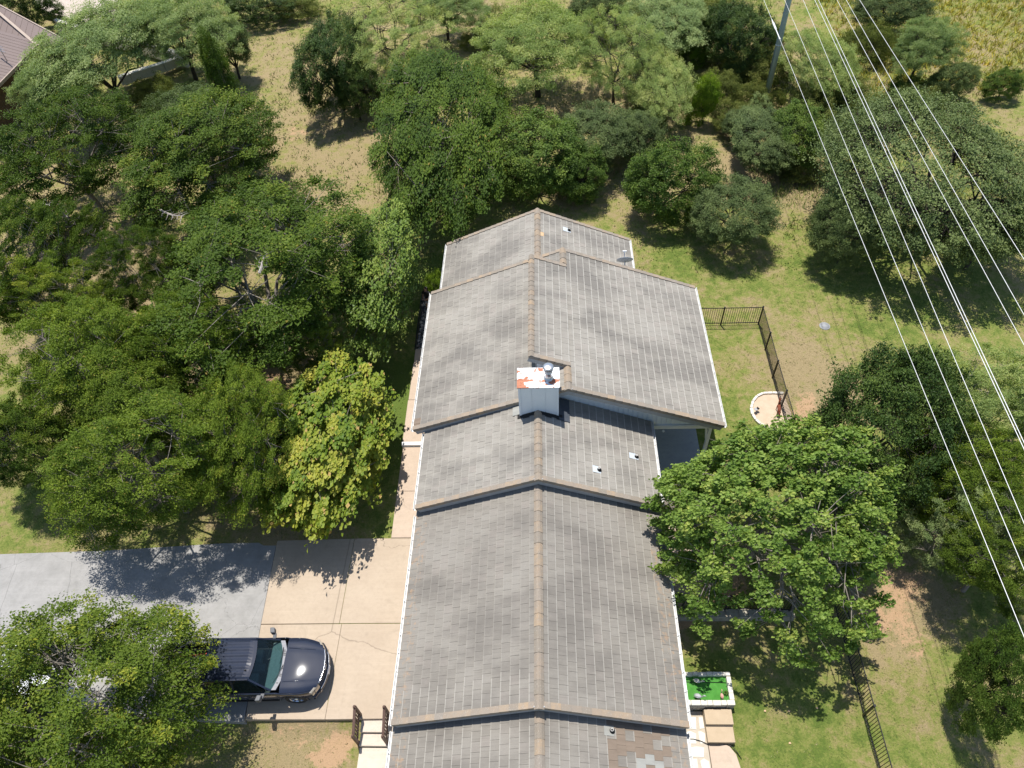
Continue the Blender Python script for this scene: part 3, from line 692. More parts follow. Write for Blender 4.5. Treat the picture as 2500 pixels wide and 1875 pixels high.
# dark lead flashing round the foot of the chimney
def zC(x): return 4.92-.43*abs(x+.38)+.05
for i in range(8):
    xa = cx0-.10+i*.22; xb = xa+.25
    if xb > cx1+.42: xb = cx1+.42
    za, zb = zC(xa), zC(xb); yo = cy0-.16-(.05 if i % 2 else 0)
    mb = MB(); mb.add([(xa,yo,za+.012),(xb,yo,zb+.012),(xb,cy0+.02,zb+.05),(xa,cy0+.02,za+.05),(xa,yo,za),(xb,yo,zb),(xb,cy0+.02,zb),(xa,cy0+.02,za)],
        [(0,1,2,3),(7,6,5,4),(0,4,5,1),(1,5,6,2),(2,6,7,3),(3,7,4,0)]); mb.build('flashing', MAT['dark_void'], ch)
mb = MB(); mb.obox((cx1+.03, cy0-.22, zC(cx1+.03)+.01), (.42, 0, -.18), (0, 1.1, 0), (0, 0, .02)); mb.build('flashing', mottled('lead_blue', (.045,.055,.07), (.07,.08,.10), 5, .5), ch)
mb = MB(); mb.obox((cx0-.30, cy0+.05, zC(cx0-.30)+.012), (.29, 0, .125), (0, .42, 0), (0, 0, .012)); mb.build('flashing', MAT['tile_light'], ch)

# vent pipes with metal flashing
def vent(rfk, x, y, side, w=.30, l=.34, h=.22):
    xl, xr, xm, y0, y1, ze, zr = secs[rfk]; sl_ = (zr-ze)/(xr-xm); z = zr-(x-xm)*sl_+.045
    U = Vector((1, 0, -sl_)).normalized(); N = Vector((sl_, 0, 1)).normalized()
    o = Vector((x, y, z)); mb = MB(); mb.obox(o-U*(l*.8)-Vector((0, w/2, 0)), U*l, Vector((0, w, 0)), N*.008)
    f = mb.build('vent_flashing', MAT['tile_light' if rfk == 'E' else 'flash'], roofs[rfk])
    mb = MB(); mb.lathe((x, y, z-.03), [(.095,.02),(.075,.06),(.055,.10),(.05,h),(.038,h),(.036,h-.08),(0,h-.08)], 14, 0)
    p = mb.build('vent_pipe', MAT['pipe'], roofs[rfk])
    mb = MB(); mb.cyl((x, y, z+h-.112), .037, .037, .01, 12); mb.build('vent_hole', MAT['dark_void'], p)
    mb = MB(); mb.lathe((x, y, z-.03), [(.0965,.03),(.08,.065),(.066,.10),(.060,.16),(.052,.165)], 14); mb.build('rubber_collar', MAT['dark_void'], p)
vent('C', 1.93, 15.05, 1); vent('C', 3.50, 16.10, 1, .27, .40, .16); vent('A', 1.23, 29.15, 1, .30, .42, .14)
vent('A', 1.95, 27.35, 1, .2, .2, .14)
vent('E', 1.83, 6.02, 1, .30, .34, .20)

# satellite dish on the far roof
dx, dy = 3.92, 27.15; dz = 5.02-(dx+.36)*.427+.12
dish = empty('satellite_dish', (dx, dy, dz), 0, 'grey satellite dish on its arm at the right edge of the far roof', 'satellite dish')
mb = MB(); mb.tube([(0,0,.0),(0,.02,.35),(0,.12,.52)], .025, 8); mb.build('mast', MAT['galv'], dish)
mb = MB(); n = 24; prof = [(0,0),(.12,.008),(.24,.032),(.36,.07),(.37,.082),(.36,.083),(.24,.045),(.12,.02),(0,.012)]
mb.lathe((0,0,0), prof, n); do_ = mb.build('reflector', mottled('dish_grey', (.42,.44,.47), (.5,.52,.54), 5, .45), dish, (0,.14,.55), (R(-62),0,0)); do_.scale = (1.1,.95,1)
mb = MB(); mb.tube([(0,.05,.36),(0,.42,.62),(0,.55,.78)], .02, 6); mb.build('feed_arm', MAT['galv'], dish)
mb = MB(); mb.tube([(0,.55,.74),(0,.53,.86)], .045, 10); mb.box(-.10,.10,.50,.56,.84,.89); mb.build('receiver', MAT['white_paint'], dish, bevel=.005)

# ------------------------------------------------------------------ fences
def fence(name, pts, h, label, post_every=2.0, pitch=.115, gap_ground=True, z0=None, posts=None):
    fo = empty(name, (0, 0, 0), 0, label, 'fence')
    pme = MB(); pme.box(-.032,.032,-.032,.032,-.15,h+.05); pme.box(-.04,.04,-.04,.04,h+.05,h+.065)
    pme = pme.mesh('post'); pme.materials.append(MAT['black_metal'])
    kme = MB(); kme.box(-.009,.009,-.009,.009,.06,h-.0); kme = kme.mesh('picket'); kme.materials.append(MAT['black_metal'])
    first = True
    for a, b in zip(pts, pts[1:]):
        a2, b2 = Vector(a), Vector(b); d = b2-a2; ln = d.length; d.normalize(); ang = math.atan2(d.y, d.x)
        def gg(p): return float(gz(p.x, p.y)) if z0 is None else z0
        n = max(1, round(ln/post_every)); ps = [a2+d*(ln*i/n) for i in range(n+1)]
        for i, p in enumerate(ps):
            if i == 0 and not first: continue
            o = bpy.data.objects.new('post', pme); C.objects.link(o); o.parent = fo; o.location = (p.x, p.y, gg(p)); o.rotation_euler = (0, 0, ang)
        for p, q in zip(ps, ps[1:]):
            for hh in (.14, h-.12 if False else h):
                mb = MB(); mb.bar((p.x, p.y, gg(p)+hh), (q.x, q.y, gg(q)+hh), .028, .032); mb.build('rail', MAT['black_metal'], fo)
            m_ = int((q-p).length/pitch)
            for k in range(1, m_+1):
                t = k/(m_+1); r_ = p.lerp(q, t)
                o = bpy.data.objects.new('picket', kme); C.objects.link(o); o.parent = fo; o.location = (r_.x, r_.y, gg(p)*(1-t)+gg(q)*t)
                o.rotation_euler = (0, 0, ang)
        first = False
    return fo
fence('metal_fence', [(7.2,26.6), (11.07,26.58), (11.02,22.9), (11.0,19.2), (10.98,15.3)], 1.22, 'black metal picket fence turning the corner of the back lawn beside the big roof', 2.0)
fence('metal_fence', [(10.93,12.6), (10.86,9.6), (10.95,5.2), (11.1,2.4)], 1.15, 'black metal picket fence leading down the lawn right of the large maple', 2.1)
fence('metal_fence', [(5.0,11.05), (6.6,11.0), (9.0,10.95)], 1.2, 'short black metal fence on the low wall below the large maple', 2.0, z0=.38)
rw = empty('garden_wall', (0, 0, 0), 0, 'low stone wall with capping stones crossing below the large maple', 'wall')
mb = MB(); mb.box(4.6,9.2,10.72,10.98,-.4,.36); mb.build('wall_core', MAT['limestone_dim'], rw)
x = 4.6
while x < 9.1:
    w_ = rg.uniform(.34, .5); mb = MB(); mb.box(x+.006, min(9.2, x+w_)-.006, 10.68, 11.02, .362, .43+rg.uniform(0, .01)); mb.build('capping_stone', MAT['limestone_dim'], rw, bevel=.012, seg=1); x += w_  # caps take the dimmer stone: the shade they lie in is put into the colour

# ------------------------------------------------------------------ stone planter with turf and ornaments
pl = empty('stone_planter', (0, 0, 0), 0, 'raised limestone planter filled with green artificial turf beside the garage roof', 'planter')
px0, px1, py0, py1 = 4.35, 6.42, 7.58, 8.72
mb = MB(); mb.box(px0+.05, px1-.16, py0+.16, py1-.1, -.5, .16); mb.build('turf', MAT['turf'], pl)
def stones_row(a, b, z0, z1, wd, n, mat, horiz):
    t = 0; L = b-a; ws = [rg.uniform(.7, 1.4) for _ in range(n)]; s_ = sum(ws); p = a
    for w_ in ws:
        q = p+L*w_/s_; j = rg.uniform(-.012, .012); mb = MB()
        if horiz is not None: mb.box(p+.005, q-.005, horiz+j, horiz+wd+j*.5, z0, z1+rg.uniform(-.012, .012))
        mb.build('stone', mat, pl, bevel=.014, seg=2); p = q
for cz0_, cz1_, mt in ((-.5,-.28,'limestone_dim'), (-.275,-.05,'limestone_dim'), (-.045,.19,'limestone_dim'), (.195,.32,'limestone')):
    stones_row(px0, px1, cz0_, cz1_, .17, 8 if mt == 'limestone' else 6, MAT[mt], py0)
stones_row(px0, px1, .0, .32, .13, 8, MAT['limestone'], py1-.13)
p = py0+.18
while p < py1-.14:
    q = min(p+rg.uniform(.2, .34), py1-.14); mb = MB(); mb.box(px1-.16+rg.uniform(-.01, .01), px1, p+.004, q-.004, -.4, .31+rg.uniform(-.01, .01)); mb.build('stone', MAT['limestone'], pl, bevel=.014); p = q
mb = MB(); mb.tube([(4.4,8.40,.175),(5.3,8.41,.178),(6.25,8.38,.175)], .012, 6)
tag(mb.build('turf_cord', MAT['black_metal']), 'thin dark cord lying across the planter turf', 'cord')
def skin(name, verts, edges, radii, mat, parent=None, sub=1, root=0, loc=None, rot=None):
    me = bpy.data.meshes.new(name); me.from_pydata(verts, edges, [])
    o = link(name, me, None, parent, loc, rot)
    me.materials.append(mat)
    s = o.modifiers.new('skin', 'SKIN')
    if not me.skin_vertices: me.attributes
    for i, r_ in enumerate(radii):
        r_ = r_ if isinstance(r_, tuple) else (r_, r_)
        me.skin_vertices[0].data[i].radius = r_
    me.skin_vertices[0].data[root].use_root = True; s.use_smooth_shade = True
    if sub: sb = o.modifiers.new('sub', 'SUBSURF'); sb.levels = sub; sb.render_levels = sub
    return o
def bird(loc, rz, mat, lmat, label, s=1.0):
    b = empty('bird_ornament', loc, rz, label, 'garden ornament', 'ornaments on the planter turf'); b.scale = (s, s, s)
    mb = MB(); mb.tube([(-.17,0,.13),(-.10,0,.17),(0,0,.18),(.08,0,.20)], [.01,.045,.065,.03], 10); mb.build('body', mat, b)
    mb = MB(); mb.tube([(.06,0,.19),(.13,0,.26),(.11,0,.36),(.16,0,.40),(.22,0,.37)], [.028,.018,.015,.022,.006], 8); mb.build('neck_and_head', mat, b)
    for s_ in (-1, 1):
        mb = MB(); mb.tube([(0,s_*.03,.15),(.02,s_*.03,.0)], .007, 5); mb.build('leg', lmat, b)
        mb = MB(); mb.add([(.06,s_*.05,.2),(-.03,s_*.075,.2),(-.18,s_*.05,.16),(-.02,s_*.06,.14)], [(0,1,2,3)]); mb.build('wing', mat, b)
pinkm = mottled('painted_pink', (.62,.28,.24), (.7,.42,.36), 20, .5); whm = mottled('painted_cream', (.7,.66,.6), (.78,.74,.7), 20, .5)
gy_ = mottled('grey_resin', (.36,.37,.40), (.48,.48,.5), 25, .6)
bird((5.22,8.38,.17), -.4, whm, pinkm, 'cream bird ornament with a pink head at the back of the planter turf', 1.0)
bird((5.18,7.86,.17), -.3, gy_, gy_, 'grey bird ornament near the front stones of the planter', 1.05)
bird((6.0,7.92,.17), 1.6, pinkm, whm, 'small pink bird ornament near the outer corner of the planter', .75)
mb = MB()
for i in range(14):
    a = rg.random()*6.28; mb.tube([(6.17,8.02,.16),(6.17+.05*math.cos(a),8.02+.05*math.sin(a),.24),(6.17+.1*math.cos(a),8.02+.1*math.sin(a),.25)], [.006,.03,.004], 4)
tag(mb.build('small_plant', LM['maple']), 'small leafy plant growing in the outer corner of the planter', 'plant')

# hose
mb = MB(); hp = [(4.4,6.63,-.27),(4.9,6.62,-.29),(5.15,6.56,-.28),(5.45,6.42,-.28),(5.75,6.42,-.28),(6.02,6.46,-.28),(6.22,6.38,-.28),(6.34,6.2,-.29),(6.45,6.0,-.30)]
mb.tube(hp, .014, 6); tag(mb.build('garden_hose', MAT['black_metal']), 'thin black hose lying across the flagstones and walk below the steps', 'hose')

# sand pit
spt = empty('sand_bed', (0, 0, 0), 0, 'sandy garden bed edged with pale stones against the fence', 'garden bed')
pit = [bp(u, v)[:2] for u, v in ((1692,851),(1668,850),(1648,851),(1635,857),(1626,868),(1622,883),(1625,897),(1632,908),(1642,917),(1660,926),(1690,935),(1712,940),(1716,920),(1708,890))]
mb = MB(); mb.poly([(a, b) for a, b in pit], -.06, .02); mb.build('sand', MAT['sand'], spt)
for i in range(11):
    a, b = Vector(pit[i]), Vector(pit[i+1]); n = max(1, round((b-a).length/.28))
    for k in range(n):
        p, q = a.lerp(b, k/n), a.lerp(b, (k+1)/n); d = (q-p); mb = MB()
        mb.bar((p.x+d.x*.03, p.y+d.y*.03, .045), (q.x-d.x*.03, q.y-d.y*.03, .045), .13*rg.uniform(.85, 1.1), .11); mb.build('edging_stone', MAT['limestone'], spt, bevel=.015)
hx, hy, _ = bp(1680, 889, .1)
hr = empty('horse_ornament', (hx, hy, .02), R(80), 'rusty iron animal ornament standing in the sand bed by the fence', 'garden ornament')
mb = MB(); mb.tube([(-.26,0,.34),(-.12,0,.37),(.08,0,.36),(.20,0,.38)], [.05,.085,.08,.06], 10); mb.build('body', MAT['rust'], hr)
mb = MB(); mb.tube([(.18,0,.40),(.28,0,.54),(.33,0,.62),(.45,0,.55)], [.06,.045,.05,.025], 8); mb.tube([(.32,.03,.64),(.31,.035,.71)], [.018,.003], 5); mb.tube([(.32,-.03,.64),(.31,-.035,.71)], [.018,.003], 5); mb.build('head', MAT['rust'], hr)
for lx in (-.22, .16):
    for s_ in (-1, 1): mb = MB(); mb.tube([(lx,s_*.05,.33),(lx+.02*s_,s_*.055,.17),(lx,s_*.055,0)], [.035,.02,.022], 6); mb.build('leg', MAT['rust'], hr)
mb = MB(); mb.tube([(-.26,0,.37),(-.36,0,.30),(-.38,0,.14)], [.02,.03,.005], 6); mb.build('tail', MAT['rust'], hr)
lx_, ly_, _ = bp(1634, 887, .1)
lt = empty('garden_spotlight', (lx_, ly_, .02), .5, 'small black spotlight at the left rim of the sand bed', 'light')
mb = MB(); mb.tube([(0,0,0),(0,0,.16)], .015, 6); mb.build('spike', MAT['black_metal'], lt)
mb = MB(); mb.tube([(-.06,0,.14),(.05,0,.22),(.09,0,.25)], [.05,.065,.075], 12); mb.build('lamp_head', MAT['black_metal'], lt)
mb = MB(); mb.box(-.14,-.02,-.08,.08,.24,.255); mb.build('solar_panel', MAT['trim_grey'], lt)

# covers
ux, uy, _ = bp(1782, 703)
uc = empty('utility_cover', (ux, uy, float(gz(ux, uy))), .2, 'round grey utility cover in the open lawn beyond the corner fence', 'utility cover')
mb = MB(); mb.lathe((0,0,0), [(.27,-.05),(.27,.03),(.24,.045),(.235,.035)], 20); mb.build('rim', MAT['trim_grey'], uc)
mb = MB(); mb.lathe((0,0,0), [(.233,.0),(.233,.04),(0,.05)], 20); mb.build('lid', mottled('cover_grey', (.25,.26,.27), (.35,.36,.37), 8, .7), uc)
ux, uy, _ = bp(705, 1571, -.42)
uc = empty('utility_cover', (ux, uy, -.43), 0, 'small pale green round valve cover in the patchy lawn below the driveway', 'utility cover')
mb = MB(); mb.lathe((0,0,0), [(.12,-.05),(.12,.02),(.11,.03),(0,.035)], 18); mb.build('lid', mottled('green_plastic', (.38,.48,.38), (.45,.55,.45), 12, .6), uc)
mb = MB(); mb.box(-.02,.02,-.006,.006,.034,.038); mb.build('finger_slot', MAT['dark_void'], uc)
for i, (u, v, lb) in enumerate(((1869-1.8*0,1764,'')[:0] or ()) ): pass
for u, v, lb in ((1652,1537,'dry orange leaf on the mown lawn nearest the garden steps'), (1764,1531,'dry orange leaf on the lawn nearest the big maple shadow'), (1704,1537,'dry orange leaf on the lawn between the other two'), (1708,1604,'dry orange leaf lowest on the mown lawn')):
    x, y, _ = bp(u/1.0*1.0, v, -.2); z = float(gz(x, y))
    mb = MB(); mb.add([(x-.05,y,z+.04),(x,y-.03,z+.05),(x+.05,y,z+.04),(x+.02,y+.04,z+.055),(x-.02,y+.04,z+.05)], [(0,1,2,3,4)])
    tag(mb.build('fallen_leaf', MAT['tile_orange']), lb, 'leaf', 'dry leaves on the lawn')
bx, by, _ = bp(1797, 208)
mb = MB(); z = float(gz(bx, by)); mb.add([(bx-.25,by-.1,z+.1),(bx+.2,by-.15,z+.05),(bx+.3,by+.15,z+.15),(bx-.1,by+.2,z+.2),(bx,by,z+.35)], [(0,1,4),(1,2,4),(2,3,4),(3,0,4)])
tag(mb.build('plastic_bag', MAT['white_paint']), 'white plastic bag caught in the brush between shrubs near the pole', 'bag')

# ------------------------------------------------------------------ pole and wires
bx, by, _ = bp(1652, 222, .0)
pole = empty('utility_pole', (bx, by, -.3), 0, 'tall blue-grey steel pole rising from the brush', 'utility pole')
mb = MB(); mb.tube([(0,0,0),(0,0,9),(0,0,18)], [.21,.17,.13], 20); mb.build('mast', MAT['steel_pole'], pole)
for z_ in (7.9, 9.6, 10.9):
    mb = MB(); mb.bar((-1.9,0,z_),(3.6,0,z_),.12,.12); mb.build('crossarm', MAT['steel_pole'], pole)
mb = MB(); mb.lathe((0,0,4.4), [(.19,0),(.205,.02),(.205,.07),(.19,.09)], 20); mb.build('band', MAT['galv'], pole)
mb = MB(); mb.tube([(-.20,-.08,.2),(-.21,-.1,1.5),(-.19,-.09,3.2),(-.17,-.08,4.4)], .012, 5); mb.build('ground_wire', MAT['black_metal'], pole)
wires = [((1650,0),(2212,1375),7.2,.0095), ((1695,0),(2212,1230),7.7,.0095), ((1735,0),(2212,1130),8.4,.0095), ((1760,0),(2212,970),8.6,.0115), ((1768,0),(2212,956),8.7,.0115),
         ((1808,0),(2212,745),9.2,.0095), ((1828,0),(2212,680),9.6,.0095), ((1857,0),(2212,560),9.9,.0095)]
wl_ = ['first power line from the house, crossing in front of the steel pole', 'second power line from the house, next to the outermost', 'third power line from the house, just left of the twin cables',
       'left cable of the closely spaced twin pair in the middle', 'right cable of the closely spaced twin pair in the middle', 'power line immediately right of the twin cables', 'second power line right of the twin cables', 'power line farthest from the house']
for (a, b, z, r_), lb in zip(wires, wl_):
    pa, pb = Vector(bp(*a, z)), Vector(bp(*b, z)); d = pb-pa
    P0 = pa-d*.25; P1 = pb+d*.9
    pts = []
    for i in range(25):
        t = i/24; p = P0.lerp(P1, t); p.z += .0; pts.append(p)
    mb = MB(); mb.tube(pts, r_, 6); tag(mb.build('power_line', MAT['wire']), lb, 'power line', 'power lines crossing on the right')
# splice and damper on the first line
pa, pb = Vector(bp(1650, 0, 7.2)), Vector(bp(2212, 1375, 7.2)); d = (pb-pa); p = Vector(bp(1683, 62, 7.2)); t = (p-pa).dot(d)/d.dot(d)
mb = MB(); mb.tube([pa+d*(t-.03), pa+d*(t-.022), pa+d*(t-.02), pa+d*t, pa+d*(t+.002), pa+d*(t+.03), pa+d*(t+.034)], [.03,.03,.06,.06,.03,.03,.07], 8)
tag(mb.build('line_splice', MAT['wire']), 'grey splice clamp on the first power line near the pole', 'clamp')

# ------------------------------------------------------------------ pickup truck (nose toward +x)
paint = NM('navy_car_paint'); paint.fin((.012,.017,.035), .3, .0, .12); paint.b.inputs['Coat Weight'].default_value = 1; paint.b.inputs['Coat Roughness'].default_value = .05
fn = paint.noise(900, 2, .5, paint.coord(True)); paint.l(paint.mix(paint.ramp(fn, [(.4, 0.), (.8, .7)]), (.012,.017,.034), (.024,.032,.058)), paint.b.inputs['Base Color'])
paint.l(paint.ramp(paint.noise(1.2, 3, .5, paint.coord(True)), [(.3, .5), (.75, .6)]), paint.b.inputs['Roughness']); paint = paint.m
chrome = NM('chrome').fin((.75,.77,.8), .12, 1)
tyre = mottled('tyre_rubber', (.018,.018,.018), (.03,.03,.03), 20, .85)
plastic = mottled('grey_plastic', (.10,.105,.115), (.15,.155,.165), 20, .6)
cowlm = mottled('cowl_plastic', (.22,.22,.24), (.30,.30,.32), 20, .6)
blackp = mottled('black_plastic', (.012,.012,.013), (.02,.02,.02), 20, .6)
def glassm(name, tint, k=.35, rough=.02):
    m = NM(name); m.fin((.01,.02,.025), rough, 0, .9)
    tr = m.n('ShaderNodeBsdfTransparent'); tr.inputs[0].default_value = (*tint, 1)
    mx = m.n('ShaderNodeMixShader'); mx.inputs[0].default_value = k
    m.l(tr.outputs[0], mx.inputs[1]); m.l(m.b.outputs[0], mx.inputs[2]); m.l(mx.outputs[0], m.out.inputs[0]); return m.m
glass = glassm('car_glass', (.62,.85,.85)); gdark = glassm('tinted_glass', (.10,.12,.13), .6)
seatm = mottled('seat_fabric', (.16,.19,.19), (.24,.27,.27), 12, .9)
lampm = NM('lamp_lens').fin((.55,.48,.38), .12, .35)
tk = empty('pickup_truck', (-8.26, 8.66, .0), R(1.5), 'dark navy crew cab pickup truck parked on the driveway with its bed under the tree', 'pickup truck')
AX = (-1.02, -4.70)
def bx_(x):                                      # lower edge of the flanks with wheel arches
    for a in AX:
        if abs(x-a) < .50: return .40+math.sqrt(max(0, .50**2-(x-a)**2))*.98
    return .42
def hw_(x):                                      # half width of the flanks
    if x > -.9: return 1.0-.17*((x+.9)/.9)**2.2
    return 1.0
def hood(x, q):                                  # q = 0 centre .. 1 flank; height of bonnet
    base = 1.20-.17*max(0, (x+1.5)/1.5)**1.8; return base+.035*(1-q*q)-(.055 if q > .86 else 0)*(q-.86)/.14-(.012 if .60 < q < .72 else 0)
def nosex(x, y):                                 # curve of the front in plan
    return x-.36*abs(y)**2.4*max(0, (x+1.45)/1.45)**1.2
# bonnet and wings: grid surface
mb = MB(); xsn = [i*-.075 for i in range(20)]; qs = [i/10-1 for i in range(21)]
vs = []
for x in xsn:
    for q in qs: y = q*hw_(x)*.97; vs.append((nosex(x, y), y, hood(x, abs(q))))
nq = len(qs); mb.add(vs, [(i*nq+k, i*nq+k+1, (i+1)*nq+k+1, (i+1)*nq+k) for i in range(len(xsn)-1) for k in range(nq-1)], 0, True)
mb.build('bonnet', paint, tk)
for s_ in (-1, 1):                               # raised crease lines of the bonnet
    mb = MB(); mb.tube([(nosex(x, .60), s_*(.60-.05*(x+1.3)), hood(x, .62)+.004) for x in (-1.35,-1.0,-.6,-.3)], [.012,.018,.018,.006], 6); mb.build('bonnet_crease', paint, tk)
# flanks, nose to tail
for s_ in (-1, 1):
    mb = MB(); xx = [0-i*.1 for i in range(60)]; vs = []; lv = (1.0, .9, .62, .3, 0.)
    for x in xx:
        topz = hood(max(x, -1.45), 1)-.02 if x > -1.45 else 1.20+(.02 if x < -4.1 else 0); b = bx_(x)
        for i, t in enumerate(lv):
            z = b+(topz-b)*t; bulge = (.0, .018, .03, .02, -.03)[i]*1.0
            y = s_*(hw_(x)*.97+bulge); vs.append((nosex(x, y) if x > -1.45 else x, y, z))
    n5 = len(lv); f = [(i*n5+k, i*n5+k+1, (i+1)*n5+k+1, (i+1)*n5+k) for i in range(len(xx)-1) for k in range(n5-1)]
    if s_ > 0: f = [q[::-1] for q in f]
    mb.add(vs, f, 0, True); fk = mb.build('body_side', paint, tk); so_m = fk.modifiers.new('solid', 'SOLIDIFY'); so_m.thickness = .03
    for xd in (-2.45, -3.45):
        mb = MB(); mb.box(xd-.14, xd+.04, s_*1.0-.0, s_*1.0+s_*.028, .98, 1.02); mb.build('door_handle', paint, tk)
        mb = MB(); mb.box(xd-.62 if xd < -3 else xd-.58, (xd-.62 if xd < -3 else xd-.58)+.012, s_*.995, s_*1.003, .5, 1.18); mb.build('door_gap', blackp, tk)
    mb = MB(); mb.box(-4.0,-1.65, s_*.93-.06, s_*.93+.06, .30,.37); mb.build('running_board', blackp, tk, bevel=.01)
    mb = MB(); mb.box(-1.62,-1.38, s_*1.001, s_*1.014, .92,.965); mb.build('side_badge', chrome, tk)
    mb = MB(); mb.tube([(x, s_*1.005, bx_(x)+.01) for x in np.linspace(AX[0]-.52, AX[0]+.52, 15)], .018, 5); mb.build('arch_lip', paint, tk)
    # mirror
    mb = MB(); mb.obox((-2.02, s_*.98-.03, 1.22), (.12, 0, 0), (.0, s_*.17, .05), (0, 0, .05)); mo = mb.build('mirror', plastic, tk)
    mb = MB(); mb.obox((-2.10, s_*1.10, 1.20), (.17, 0, .0), (-.04, s_*.20, .02), (0, 0, .24)); mb.build('mirror_housing', plastic, mo, bevel=.03)
# nose: grille, bumper, headlights, plate
mb = MB(); fr = [i/8*.62 for i in range(-8, 9)]
for z0_, z1_ in ((.66, 1.04),):
    vs = [(nosex(-.01, y)-.02, y, z) for y in fr for z in (z0_, z1_)]; mb.add(vs, [(2*i, 2*i+2, 2*i+3, 2*i+1) for i in range(16)], 0, True)
gr = mb.build('grille', blackp, tk)
for z in (.70,.76,.82,.88,.94,1.0):
    mb = MB(); mb.tube([(nosex(0, y)+.0, y, z) for y in fr], .011, 5); mb.build('grille_bar', plastic, gr)
mb = MB(); mb.tube([(nosex(0, y)+.012, y, 1.045) for y in fr], .02, 6); mb.build('grille_trim', chrome, tk)
mb = MB(); bq = [i/10*.98 for i in range(-10, 11)]
vs = []
for y in bq:
    xf = nosex(0, y)
    vs += [(xf-.02, y, .66), (xf+.05, y, .64), (xf+.07, y, .52), (xf+.04, y, .42), (xf-.04, y, .40)]
mb.add(vs, [(i*5+k, i*5+5+k, i*5+6+k, i*5+1+k) for i in range(20) for k in range(4)], 0, True); mb.build('front_bumper', paint, tk)
mb = MB(); mb.tube([(nosex(0, y)+.05, y, .655) for y in bq[3:18]], .022, 6); mb.build('bumper_strip', chrome, tk)
mb = MB(); mb.lathe((0,0,0), [(0,.02),(.06,.018),(.075,0)], 20); bd = mb.build('oval_badge', chrome, tk, (.005,0,.86), (0,R(90),0)); bd.scale = (.6,1.4,1)
mb = MB(); mb.box(.062,.075,-.155,.155,.47,.62); mb.build('licence_plate', MAT['white_paint'], tk)
for s_ in (-1, 1):
    mb = MB(); ysl = [s_*(.64+i*.045) for i in range(8)]; vs = []
    for y in ysl: vs += [(nosex(0, y)+.006, y, .70), (nosex(0, y)+.004, y, 1.0), (nosex(0, y)-.07, y, 1.03)]
    f = [(i*3+k, i*3+3+k, i*3+4+k, i*3+1+k) for i in range(7) for k in range(2)]; mb.add(vs, f, 0, True); mb.build('headlight', lampm, tk)
    mb = MB(); mb.lathe((0,0,0), [(0,.02),(.05,.015),(.06,0)], 12); mb.build('fog_light', lampm, tk, (nosex(0,.72)+.06, s_*.72, .52), (0,R(90),0))
# underbody
mb = MB(); mb.box(-5.75,-.35,-.78,.78,.34,.60); mb.box(-1.5,-.3,-.80,.80,.55,.95); mb.build('chassis', blackp, tk)
# cowl + wipers
mb = MB(); cw_ = [i/8*.88 for i in range(-8, 9)]
def wsx(y, t): return (-1.50-.22*(y/.9)**2)*(1-t)+(-2.28-.10*(y/.72)**2)*t
vs = []
for y in cw_: vs += [(wsx(y, 0)+.16, y, 1.222), (wsx(y, 0)-.02, y, 1.215)]
mb.add(vs, [(2*i, 2*i+2, 2*i+3, 2*i+1) for i in range(16)]); mb.build('cowl_panel', cowlm, tk)
for y0_ in (.34, .40, .46, .52, -.02, -.08, -.14, -.34, -.40, -.64):
    mb = MB(); mb.box(wsx(y0_, 0)+.03, wsx(y0_, 0)+.11, y0_-.012, y0_+.012, 1.222, 1.228); mb.build('cowl_vent', blackp, tk)
for (ya, yb) in ((.62, .02), (-.05, -.66)):
    mb = MB(); mb.tube([(wsx(ya, 0)+.05, ya, 1.25), (wsx((ya+yb)/2, 0)+.0, (ya+yb)/2, 1.27), (wsx(yb, 0)-.06, yb, 1.275)], .010, 5); mb.build('wiper', blackp, tk)
# windscreen
mb = MB(); ny_ = 12; nt_ = 6; vs = []
for j in range(nt_+1):
    t = j/nt_
    for i in range(ny_+1):
        q = i/ny_*2-1; y = q*((.88)*(1-t)+.69*t); vs.append((wsx(y, t), y, 1.23+(1.885-1.23)*t+.02*math.sin(t*3.14)))
mb.add(vs, [(j*(ny_+1)+i, j*(ny_+1)+i+1, (j+1)*(ny_+1)+i+1, (j+1)*(ny_+1)+i) for j in range(nt_) for i in range(ny_)], 0, True); mb.build('windscreen', glass, tk)
# roof with pressed ribs
mb = MB(); xr_ = [-2.30+.06, -2.34, -2.5, -2.8, -3.2, -3.6, -3.95, -4.06]; vs = []; qn = 28
for x in xr_:
    for i in range(qn+1):
        q = i/qn*2-1; rib = .010 if (abs(q) < .88 and (i % 4) in (0, 1)) else 0
        edge = -.035*max(0, abs(q)-.86)/.14
        fz = {-2.30+.06: -.03, -2.34: -.008, -4.06: -.03}.get(x, 0.012)
        if fz < 0: rib = 0
        vs.append((x-.10*q*q*(1 if x > -2.6 else 0), q*.735, 1.925+fz+.02*(1-q*q)+rib+edge))
mb.add(vs, [(j*(qn+1)+i, j*(qn+1)+i+1, (j+1)*(qn+1)+i+1, (j+1)*(qn+1)+i) for j in range(len(xr_)-1) for i in range(qn)], 0, False)
ro = mb.build('cab_roof', paint, tk); sd = ro.modifiers.new('solid', 'SOLIDIFY'); sd.thickness = .05
mb = MB(); mb.tube([(-2.47,-.42,1.955),(-2.53,-.42,1.99)], [.03,.012], 10); mb.build('antenna', blackp, tk)
